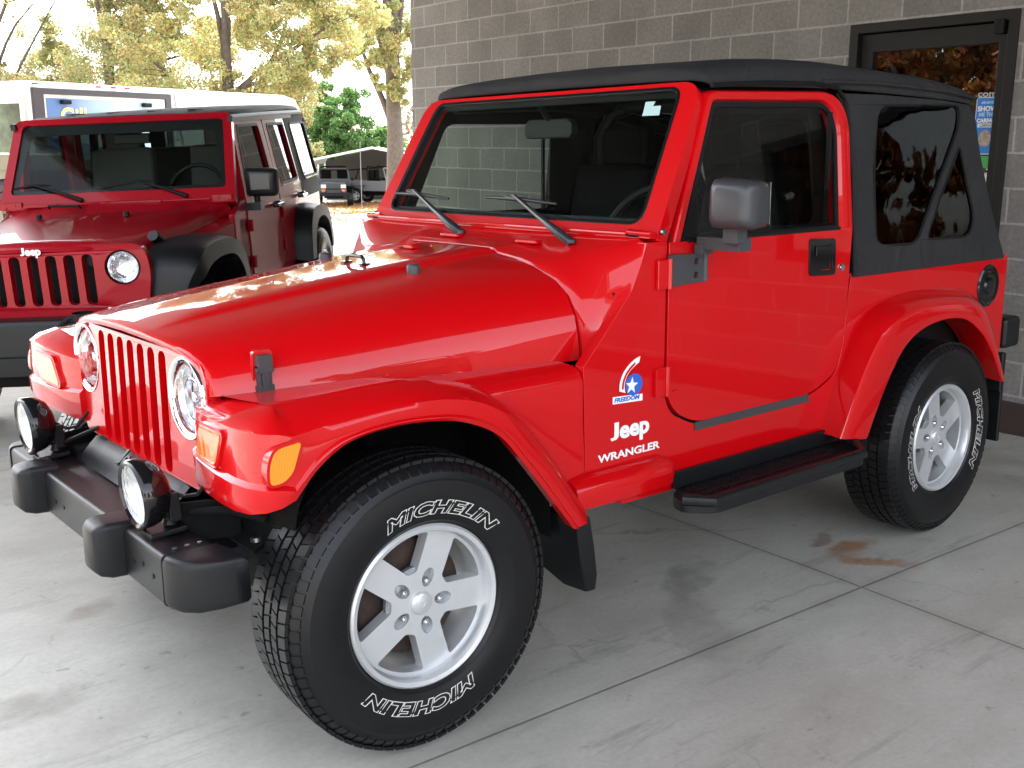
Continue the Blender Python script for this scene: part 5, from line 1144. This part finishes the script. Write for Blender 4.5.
for x, y, fl_ in ((0, -.80, False), (0, .80, True), (2.947, -.80, False), (2.947, .80, True)):
    if x == 0 and y < 0: letters_angles = (); jw0 = make_wheel(jk, Rt=.405, W=.25, letters=None, detail=True); o = jw0
    else: o = copy_tree(jw0, jk)
    o.location = (x, y, .43); o.rotation_euler = (0, 0, math.pi if fl_ else 0)
mb = MB(); mb.lathe([(.20, -.1), (.36, -.12), (.40, -.08), (.40, .08), (.36, .12), (.20, .1)], (3.80, 0, 1.02), 'x', 40); mb.lathe([(0, 0), (.2, 0), (.2, .05)], (3.80, 0, 1.02), 'x', 30); finish('spare_wheel', mb, RUB, jk)
mb = MB(); mb.box((3.70, -.68, 1.0), (.06, .12, .24)); mb.box((3.70, .68, 1.0), (.06, .12, .24)); 
for s_ in (-1, 1): mb = MB(); mb.box((3.69, s_*.69, 1.0), (.06, .14, .26)); finish('tail_light', mb, GLOSSBLK, jk, bevel=.01)

# ------------------------------------------------------------------ enclosed cargo trailer, side on
tr = empty('cargo_trailer', (2.37, 10.27, -.52), (0, 0, R(22.4)))
tag(tr, 'white enclosed cargo trailer with a framed blue sign behind the dark red car', 'trailer')
TL, TH, TD = 4.90, 2.65, 2.1
TWHITE = mat('trailer_white', (.80, .80, .80), .3, coat=.3, var=.02)
mb = MB(); rows = []
for x, e in ((.0, .03), (.02, .0), (4.45, 0), (4.70, .04), (4.83, .13), (4.90, .32)):
    sec = roundpoly([(e*.6, .42), (TD-e*.6, .42), (TD-e*.6, TH-e), (e*.6, TH-e)], [.02, .02, .10, .10], 5); rows.append([(x, a, b) for a, b in sec])
mb.loft(rows, True, True); finish('shell', mb, TWHITE, tr, smooth=35)
mb = MB(); mb.plate([(.02, .45), (.02, 2.575), (2.12, 2.575), (2.12, .45)], [[(.17, .6), (.17, 2.505), (2.02, 2.505), (2.02, .6)]], lambda u, v, w: (u, -w, v), 0, .035)
sf = finish('sign_frame', mb, mat('frame_grey', (.050, .043, .052), .4), tr, bevel=.006)
def signmat():
    m, N, L, b = newmat('sign_blue_white'); tc = N.new('ShaderNodeTexCoord'); sp = N.new('ShaderNodeSeparateXYZ'); L.new(tc.outputs['Object'], sp.inputs[0])
    n = N.new('ShaderNodeTexNoise'); n.inputs['Scale'].default_value = 1.5; L.new(tc.outputs['Object'], n.inputs['Vector'])
    a = N.new('ShaderNodeMath'); a.operation = 'MULTIPLY_ADD'; a.inputs[1].default_value = .5; L.new(n.outputs[0], a.inputs[0]); L.new(sp.outputs[0], a.inputs[2])
    r = N.new('ShaderNodeValToRGB'); r.color_ramp.elements[0].color = (.10, .20, .48, 1); r.color_ramp.elements[0].position = .25; r.color_ramp.elements[1].color = (.45, .60, .70, 1); r.color_ramp.elements[1].position = .62
    mr = N.new('ShaderNodeMapRange'); mr.inputs['From Max'].default_value = 2.4; L.new(a.outputs[0], mr.inputs[0]); L.new(mr.outputs[0], r.inputs[0]); L.new(r.outputs[0], b.inputs['Base Color']); b.inputs['Roughness'].default_value = .4; return m
mb = MB(); mb.box((1.095, -.010, 1.55), (1.86, .012, 1.92)); sp_ = finish('sign_panel', mb, DECALW, tr, smooth=0)
mb = MB(); mb.box((1.095, -.018, 1.535), (1.78, .006, 1.86)); finish('sign_picture', mb, signmat(), sp_, smooth=0)
v, f = text_geo('Gilbert J', .33, .003, off=.008); mb = MB(); mb.add([(.86+p[0]*.86, -.024-p[2], 2.135+p[1]) for p in v], f); finish('sign_lettering', mb, mat('sign_yellow', (.80, .72, .18), .4), sp_, smooth=0, weld=False)
v, f = text_geo('Gilbert J', .33, .0, .005, fill=False); mb = MB(); mb.add([(.86+p[0]*.86, -.024-p[2], 2.135+p[1]) for p in v], f); finish('sign_lettering', mb, DECALW, sp_, smooth=0, weld=False)
for x in (.45, 1.68):
    mb = MB(); mb.box((x, -.05, 2.425), (.13, .06, .05)); finish('sign_lamp', mb, BLK, tr, bevel=.012)
for x in (.05, .95, 1.17, 1.39):
    mb = MB(); mb.box((x+.03, -.012, 2.62), (.07, .03, .025)); finish('marker_light', mb, REDLENS, tr, bevel=.006)
mb = MB(); mb.tube([(2.20, -.006, 2.60), (2.24, -.006, 2.3), (2.32, -.006, 1.9), (2.33, -.006, .5)], .006, 6); finish('panel_seam', mb, mat('seam_grey', (.35, .35, .36), .5), tr)
mb = MB(); mb.box((2.45, -.01, .47), (4.7, .03, .10)); finish('skirt_rail', mb, STEEL, tr, bevel=.005)
letters_angles = ()
mb = MB(); mb.tube([(4.8, 1.05, .45), (5.9, 1.05, .45)], .04, 8); mb.tube([(5.6, 1.05, .45), (5.6, 1.05, .0)], .03, 8); finish('tongue', mb, DARK, tr)
tw = make_wheel(tr, Rt=.34, W=.2, letters=None, detail=False); tw.location = (2.5, .02, .34)
t2 = copy_tree(tw, tr); t2.location = (3.25, .02, .34)
t3 = copy_tree(tw, tr); t3.location = (2.5, 2.08, .34); t3.rotation_euler = (0, 0, math.pi)
t4 = copy_tree(tw, tr); t4.location = (3.25, 2.08, .34); t4.rotation_euler = (0, 0, math.pi)

mb = MB(); mb.box((-.012, 1.05, 1.42), (.03, 1.86, 1.98)); ew = finish('end_window', mb, mat('painted_foliage_pane', (.13, .16, .11), .18, coat=.5, var=.75, vscale=2.2), tr, bevel=.01)  # trees mirrored in the pane are put into its mottled green colour
mb = MB(); mb.plate([(.06, .38), (2.04, .38), (2.04, 2.48), (.06, 2.48)], [[(.13, .46), (1.97, .46), (1.97, 2.40), (.13, 2.40)]], lambda u, v, w: (-w, u, v), 0, .04); finish('end_window_frame', mb, TWHITE, ew, bevel=.004)

# ------------------------------------------------------------------ cream estate car behind the dark red car
cr = empty('estate_car', (1.65, 8.55, -.42), (0, 0, R(-14))); tag(cr, 'cream estate car at the left edge, just behind the dark red car', 'car')
CREAM = mat('cream_paint', (.62, .54, .38), .3, coat=.8)
mb = MB(); pr = roundpoly([(-2.3, .35), (2.2, .35), (2.25, .85), (1.9, .98), (1.25, 1.05), (.85, 1.60), (.6, 1.76), (-1.9, 1.78), (-2.15, 1.60), (-2.32, 1.0)], [.1, .1, .1, .1, .1, .1, .15, .15, .1, .1], 4)
wp = [roundpoly([(-1.95, 1.12), (-1.15, 1.12), (-1.15, 1.62), (-1.90, 1.62)], .05, 3), roundpoly([(-1.05, 1.12), (-.15, 1.12), (-.15, 1.62), (-1.05, 1.62)], .05, 3), roundpoly([(-.05, 1.12), (1.02, 1.12), (.66, 1.62), (-.05, 1.62)], .05, 3)]
def cP(sgn): return lambda u, v, w: (u, sgn*(.90-.16*max(0, v-1.05)-w), v)
for sg in (-1, 1):
    mb = MB(); mb.plate(pr, wp+[circle(-1.40, .36, .38, 24), circle(1.42, .36, .38, 24)] if False else wp, cP(sg), 0, .06); cb_ = finish('body_side', mb, CREAM, cr, bevel=.02, segs=3)
    for w_ in wp: mb = MB(); mb.plate(offset_poly(w_, .01), [], cP(sg), .03, .034); finish('window', mb, TGLASS, cb_, smooth=0)
    mb = MB(); mb.tube([(-2.3, sg*.905, .80), (2.2, sg*.905, .80)], .02, 6); finish('side_trim', mb, BLK, cb_)
mb = MB(); n_ = len(pr); 
top_ = [p for p in pr if True]
mb.loft([[(u, sg*(.87-.16*max(0, v-1.05)), v) for (u, v) in pr] for sg in (-1, 1)], True); finish('body_shell', mb, CREAM, cr, smooth=40)
mb = MB(); mb.plate([(-.72, 1.12), (.72, 1.12), (.62, 1.62), (-.62, 1.62)], [], lambda u, v, w: (1.20-(v-1.12)*.75+w+.03, u, v), 0, .01); finish('windscreen', mb, GLOSSBLK, cr, smooth=0)
cw = make_wheel(cr, Rt=.34, W=.2, letters=None, detail=False); cw.location = (-1.40, -.82, .34)
for x, y in ((1.42, -.82), (-1.40, .82), (1.42, .82)): q_ = copy_tree(cw, cr); q_.location = (x, y, .34); q_.rotation_euler = (0, 0, math.pi if y > 0 else 0)
for y in (-.6, .6): mb = MB(); mb.box((2.24, y, .72), (.04, .3, .14)); finish('headlight', mb, FROST, cr, bevel=.02)

# ------------------------------------------------------------------ carport with two parked cars
GB = -1.30
fwd = Vector((math.cos(yaw), math.sin(yaw), 0)); rgt = Vector((math.sin(yaw), -math.cos(yaw), 0)); CAMP = Vector((-1.34787, -2.80945, 0))
def spot(px, depth, z): return CAMP+fwd*(depth*1.02)+rgt*((px-512)/1068.05*depth*1.045)+Vector((0, 0, z))
cp = spot(378, 46, GB); ang = math.atan2(rgt.y, rgt.x)
cpt = empty('carport', cp, (0, 0, ang+R(4))); tag(cpt, 'low white metal carport with a peaked roof at the far end of the gravel lot', 'carport')
mb = MB(); rows = []
prof = [(-2.62, 1.75), (-2.60, 1.90), (-2.50, 2.0), (0, 2.50), (2.50, 2.0), (2.60, 1.90), (2.62, 1.75)]
for y in (0, 6.0): rows.append([(x, y, z) for x, z in prof])
mb.loft(rows); o = finish('roof', mb, WHITE, cpt, smooth=0); sm = o.modifiers.new('s', 'SOLIDIFY'); sm.thickness = .04
mb = MB(); mb.tube([(-2.62, 0, 1.70)]+[(x, 0, z) for x, z in prof]+[(2.62, 0, 1.70)], .05, 6); finish('front_trim', mb, WHITE, cpt)
for x in (-2.62, 2.62):
    for y in (0.02, 3, 6): mb = MB(); mb.box((x, y, .88), (.07, .07, 1.76)); finish('post', mb, WHITE, cpt)
mb = MB(); mb.box((0, 6.05, .9), (5.2, .04, 1.8)); mb.add([(-2.6, 6.05, 1.8), (2.6, 6.05, 1.8), (0, 6.05, 2.5)], [(0, 1, 2)]); finish('back_panel', mb, mat('shed_dark_boards', (.05, .045, .04), .8), cpt, smooth=0)
def small_car(name, label, loc, rz, paint, bars):
    r = empty(name, loc, (0, 0, rz)); tag(r, label, 'car', 'old off-road cars under the carport')
    # x to the front, z up
    pm = mat(name+'_paint', paint, .45, coat=.3)
    mb = MB(); mb.box((.95, 0, .86), (1.25, 1.02, .34)); mb.box((.95, 0, 1.035), (1.15, .80, .03)); finish('hood', mb, pm, r, bevel=.04, segs=3)
    mb = MB(); mb.box((-.75, 0, .80), (2.2, 1.42, .46)); mb.box((.32, 0, .92), (.12, 1.42, .42)); bd = finish('body', mb, pm, r, bevel=.03)
    mb = MB(); mb.plate(roundpoly([(-.56, .60), (.56, .60), (.54, 1.04), (-.54, 1.04)], .05, 3), [roundpoly([(k*.075-.022, .68), (k*.075+.022, .68), (k*.075+.022, .98), (k*.075-.022, .98)], .02, 2) for k in range(-3, 4)], lambda u, v, w: (1.62-w, u, v), 0, .04); g_ = finish('grille', mb, pm, r, bevel=.006)
    mb = MB(); mb.box((1.54, 0, .8), (.02, .9, .3)); finish('radiator', mb, BLK, g_)
    for s_ in (-1, 1):
        mb = MB(); mb.box((1.63, s_*.42, .88), (.03, .21, .15)); finish('headlight', mb, CHROME if False else mat('lamp_glass', (.6, .6, .58), .2), r, bevel=.01)
        mb = MB(); mb.box((1.63, s_*.42, .70), (.03, .16, .09)); finish('turn_signal', mb, ORANGE, r, bevel=.01)
        mb = MB(); mb.box((1.15, s_*.70, .90), (.95, .34, .05)); mb.box((.62, s_*.70, .72), (.05, .34, .36), Matrix.Rotation(R(25), 3, 'Y')); finish('fender', mb, pm if bars else BLKPL, r, bevel=.02)
        mb = MB(); mb.box((-1.15, s_*.78, .86), (.95, .18, .05)); mb.box((-.66, s_*.78, .72), (.05, .18, .3), Matrix.Rotation(R(25), 3, 'Y')); finish('fender', mb, pm if bars else BLKPL, r, bevel=.02)
        mb = MB(); mb.box((.10, s_*.80, 1.14), (.08, .12, .14)); finish('mirror', mb, BLK, r, bevel=.01)
    mb = MB(); mb.box((1.80, 0, .55), (.12, 1.45, .14)); mb.tube([(1.85, -.35, .62), (1.9, -.3, .78), (1.9, .3, .78), (1.85, .35, .62)], .03, 6); finish('front_bumper', mb, BLK, r, bevel=.01)
    mb = MB(); mb.plate(roundpoly([(-.70, 1.10), (.70, 1.10), (.64, 1.62), (-.64, 1.62)], .05, 3), [roundpoly([(-.63, 1.16), (.63, 1.16), (.58, 1.56), (-.58, 1.56)], .04, 3)], lambda u, v, w: (.32-.3*(v-1.1)-w, u, v), 0, .05); ws = finish('windshield_frame', mb, pm, r, bevel=.008)
    mb = MB()
    for s_ in (-1, 1): mb.tube([(-.60, s_*.60, 1.0), (-.60, s_*.60, 1.55), (-.62, s_*.5, 1.66)], .04, 6); mb.tube([(-.60, s_*.6, 1.58), (-1.5, s_*.6, 1.50), (-1.7, s_*.6, 1.02)], .035, 6); mb.tube([(.18, s_*.60, 1.60), (-.6, s_*.58, 1.66)], .03, 6)
    mb.tube([(-.62, -.5, 1.66), (-.62, .5, 1.66)], .04, 6); mb.tube([(-1.5, -.6, 1.50), (-1.5, .6, 1.50)], .035, 6); finish('roll_bar', mb, BLK, r)
    for s_ in (-1, 1): mb = MB(); mb.box((-.35, s_*.35, 1.05), (.45, .45, .14)); mb.box((-.56, s_*.35, 1.25), (.12, .44, .5)); finish('seat', mb, SEAT, r, bevel=.03)
    mb = MB(); mb.box((0, 0, .45), (3.1, .8, .14)); finish('chassis', mb, DARK, r)
    w_ = make_wheel(r, Rt=.37, W=.24, letters=None, detail=False); w_.location = (1.15, -.70, .37)
    for x, y in ((-1.15, -.70), (1.15, .70), (-1.15, .70)): q_ = copy_tree(w_, r); q_.location = (x, y, .37); q_.rotation_euler = (0, 0, math.pi if y > 0 else 0)
    return r
small_car('vintage_off_road_car', 'dark grey old open off-road car facing forward under the left side of the carport', spot(341, 47.2, GB), yaw+math.pi+R(8), (.045, .050, .060), False)
small_car('open_off_road_car', 'light grey open off-road car with roll bars, side-on under the right side of the carport', spot(390, 48.5, GB), ang+R(-14), (.17, .18, .20), True)
sh = empty('shed', spot(325, 60, GB), (0, 0, ang)); tag(sh, 'low shed with a grey leaf-strewn roof behind the carport', 'shed')
mb = MB(); mb.box((0, 3, 1.0), (8, 5, 2.0)); finish('wall', mb, mat('shed_wall', (.10, .08, .06), .8), sh)
mb = MB(); mb.loft([[(-4.3, .2, 1.95), (4.3, .2, 1.95)], [(-4.3, 3, 2.45), (4.3, 3, 2.45)], [(-4.3, 5.8, 1.95), (4.3, 5.8, 1.95)]]); o = finish('roof', mb, mat('leafy_grey_roof', (.16, .14, .13), .9, var=.35, vscale=3), sh, smooth=0); sm = o.modifiers.new('s', 'SOLIDIFY'); sm.thickness = .08
pl = empty('thin_pole', spot(367, 21, -.9)); tag(pl, 'thin grey pole standing in the gravel in front of the carport', 'pole')
mb = MB(); mb.tube([(0, 0, 0), (0, 0, 2.35)], .007, 8); finish('shaft', mb, mat('pole_grey', (.16, .16, .16), .5), pl)
mb = MB(); mb.lathe([(0, 0), (.05, 0), (.05, .02), (.02, .05), (0, .05)], (0, 0, 0), 'z', 12); finish('foot', mb, STEEL, pl)
# fallen leaves
rng = np.random.default_rng(3)
LFALL = leafmat('fallen_leaf', [(.30, .09, .02), (.42, .16, .03), (.50, .26, .06), (.25, .10, .04)], .1)
cc = []
for k in range(420):
    d_ = 41+rng.random()*8 if k % 6 else 30+rng.random()*12; p = spot(250+rng.random()*260, d_, 0); cc.append((p.x, p.y, gz(p.x, p.y)+.03, .7))
fl_ = tree_leaves('fallen_leaves', cc, 9000, 1.0, .05, LFALL, None, rng, flat=.03); tag(fl_, 'orange fallen leaves scattered over the gravel near the carport', 'leaves', kind='stuff')

# ------------------------------------------------------------------ trees
BARK = mat('bark', (.11, .085, .065), .9, bump=1.0, bscale=14, var=.3, vscale=8)
def tree(name, label, base, h, blobs, n, size, lm, rng, trunk_r=.25, group=None, limbs=9, bare=0, lean=(0, 0)):
    t = empty(name, base); tag(t, label, 'tree', group)
    mb = MB(); top = Vector((lean[0], lean[1], h)); 
    pts = [Vector((math.sin(k*1.3)*.05*k*.3+lean[0]*(k/7)**1.5, math.cos(k*1.7)*.04*k*.3+lean[1]*(k/7)**1.5, h*k/7)) for k in range(8)]
    mb.tube([pts[0]-Vector((0, 0, .2))]+pts, [trunk_r*1.5, trunk_r*1.15]+[trunk_r*(1-.105*k) for k in range(1, 8)], 10)
    tips = []
    for b_ in blobs[:max(limbs, 0)] if bare == 0 else blobs:
        tgt = Vector(b_[:3]); s0 = pts[int(rng.integers(2, 6))]; 
        if tgt.z < s0.z+.2: s0 = pts[2]
        mid = s0.lerp(tgt, .5)+Vector((rng.normal()*.2, rng.normal()*.2, .25)); r0 = trunk_r*.38
        mb.tube([s0, s0.lerp(mid, .5)+Vector((0, 0, .1)), mid, mid.lerp(tgt, .6), tgt], [r0, r0*.8, r0*.6, r0*.35, r0*.12], 6)
        for q in range(5 if not bare else 9):
            st_ = mid.lerp(tgt, rng.random()*.9); d = Vector((rng.normal(), rng.normal(), abs(rng.normal())*.7)).normalized()*b_[3]*(.6+.6*rng.random())
            mb.tube([st_, st_+d*.5+Vector((0, 0, .05)), st_+d], [r0*.22, r0*.14, .008], 5)
            tips.append((*(st_+d), b_[3]*.35))
    finish('trunk', mb, BARK, t, smooth=60, weld=False, recalc=False)
    sub = []
    for b_ in blobs:
        for k in range(7):
            d = rng.normal(size=3); d /= np.linalg.norm(d); q = b_[3]*(.35+.6*rng.random()); sub.append((b_[0]+d[0]*q, b_[1]+d[1]*q, b_[2]+d[2]*q*.8, b_[3]*(.22+.22*rng.random())))
    tree_leaves('crown', sub+tips, n, 1.0, size, lm, t, rng); return t
def blobs(n, rx, rz, zc, r0, rng, cx=0, cy=0):
    out = []
    for k in range(n):
        a = rng.random()*2*math.pi; e = rng.random()**.5; z = rng.uniform(-1, 1); w_ = math.sqrt(max(.05, 1-z*z)); out.append((cx+rx*e*w_*math.cos(a), cy+rx*e*w_*math.sin(a), zc+rz*z, r0*(.7+.6*rng.random())))
    return out
AUT = leafmat('autumn_leaf', [(.18, .13, .07), (.34, .22, .08), (.32, .27, .11), (.30, .31, .12), (.19, .25, .09), (.30, .34, .14)], .40)
YEL = leafmat('yellow_leaf', [(.22, .16, .08), (.46, .31, .10), (.46, .38, .15), (.42, .43, .18), (.26, .33, .12), (.38, .42, .18)], .40)
EVG = leafmat('evergreen_leaf', [(.05, .12, .03), (.10, .21, .05), (.19, .31, .09)], .35)
OLV = leafmat('olive_leaf', [(.05, .06, .02), (.10, .10, .035), (.14, .11, .04)], .25)
RUS = leafmat('russet_leaf', [(.16, .035, .01), (.25, .07, .012), (.26, .12, .02), (.10, .07, .02)], .25)
rng = np.random.default_rng(11)
p = spot(135, 34, gz(0, 25)); tree('autumn_tree', 'big brown and green autumn tree rising behind the sign end of the trailer', p, 9, blobs(44, 3.8, 4.0, 6.4, 1.2, rng), 120000, .048, AUT, rng, .26, 'autumn trees behind the trailer')
p = spot(246, 31, gz(0, 24)); tree('autumn_tree', 'big golden autumn tree rising over the smooth white end of the trailer', p, 8.5, blobs(44, 3.5, 3.8, 5.9, 1.1, rng), 120000, .046, YEL, rng, .25, 'autumn trees behind the trailer')
p = spot(30, 33, gz(0, 25)); tree('bare_tree', 'nearly bare thin tree with a few yellow leaves at the top left corner', p, 8, blobs(9, 2.2, 2.6, 6.8, 1.3, rng, .6), 900, .07, YEL, rng, .15, bare=1)
p = spot(400, 43, GB); tree('oak_tree', 'yellow-leaved tree with a thick brown trunk beside the corner of the block building', p, 11, blobs(12, 2.4, 3.0, 9.0, 1.1, rng)+[(-2.2, -.4, 6.6, .9), (-.4, -.6, 5.2, .8), (1.2, -.5, 5.4, .9), (-.8, -.8, 6.4, .9), (.6, -.2, 6.6, 1.0), (-2.9, 0, 8.0, 1.0), (.9, -.8, 4.4, .6), (-1.5, -.4, 7.4, .9), (-2.6, .3, 7.2, 1.0), (-1.8, -.5, 6.0, .8), (-.9, -.7, 5.6, .8), (0, -.6, 7.2, 1.0), (1.0, -.3, 5.9, .8), (-.2, -.8, 4.5, .5), (-3.2, .2, 6.8, .8)], 70000, .052, YEL, rng, .42)
p = spot(342, 56, GB); tree('evergreen_tree', 'bright green evergreen bush standing behind the carport', p, 4.6, blobs(26, 2.3, 2.1, 3.2, .9, rng), 60000, .065, EVG, rng, .16)
p = spot(386, 57, GB); tree('evergreen_tree', 'small green evergreen just left of the thick brown trunk', p, 3.2, blobs(8, .9, 1.2, 2.2, .7, rng), 9000, .075, EVG, rng, .12)
p = spot(300, 50, GB); tree('autumn_tree', 'orange and olive tree between the trailer end and the evergreen bush', p, 5.2, blobs(12, 1.1, 1.9, 3.3, .8, rng), 14000, .075, AUT, rng, .14)
p = spot(38, 52, GB); tree('olive_tree', 'low rounded olive-brown tree on the skyline above the sign frame', p, 6.0, blobs(14, 2.4, 1.4, 4.2, 1.0, rng), 16000, .085, OLV, rng, .2)
p = spot(5, 24, -.9); tree('willow_tree', 'pale green loose tree behind the trailer at the left edge', p, 3.2, blobs(12, 1.3, 1.2, 2.2, .7, rng), 11000, .06, OLV, rng, .10)
p = (-19, 19.5, -.05); tree('woodland_tree', 'dense orange tree straight across the lot from the glass door', p, 9, blobs(34, 5.2, 3.8, 4.6, 1.7, rng), 60000, .11, RUS, rng, .3, 'trees across the lot behind the camera')
p = (-22, 13.5, -.05); tree('woodland_tree', 'dense green and brown tree straight across the lot from the glass door', p, 9, blobs(30, 4.5, 3.8, 4.6, 1.6, rng), 50000, .11, OLV, rng, .3, 'trees across the lot behind the camera')
# woods around the lot, reflected in the glass and the paint
for k, (x, y, h_) in enumerate([(-24, 2, 9), (-26, 9, 14), (-22, 15, 15), (-25, 22, 16), (-20, 31, 14), (-26, -7, 10), (-22, -16, 9), (-14, -27, 10), (-3, -31, 9), (9, -30, 10), (20, -28, 9)]):
    tree('woodland_tree', ['russet tree across the lot, mirrored in the glass door', 'olive tree across the lot, mirrored in the glass door'][k % 2], (x, y, -.05), h_, blobs(22, 4.6, h_*.42, h_*.48, 1.8, rng), 26000, .17, RUS if k % 2 == 0 else OLV, rng, .25, 'trees across the lot behind the camera')
cc = []
for k in range(260):
    a = 2*math.pi*k/260; r_ = 95+12*rng.random(); h_ = 1.5+3.2*rng.random(); cc.append((r_*math.cos(a), r_*math.sin(a), h_-1.2, 2.6)); cc.append((r_*math.cos(a+.01), r_*math.sin(a+.01), .2, 2.4))
wd = tree_leaves('distant_woods', cc, 60000, 1.0, .32, leafmat('woods_leaf', [(.16, .10, .05), (.20, .16, .08), (.14, .16, .07), (.28, .18, .08)], .2), None, rng, flat=.8)
tag(wd, 'distant band of autumn woods round the edge of the lot', 'woods', kind='stuff')
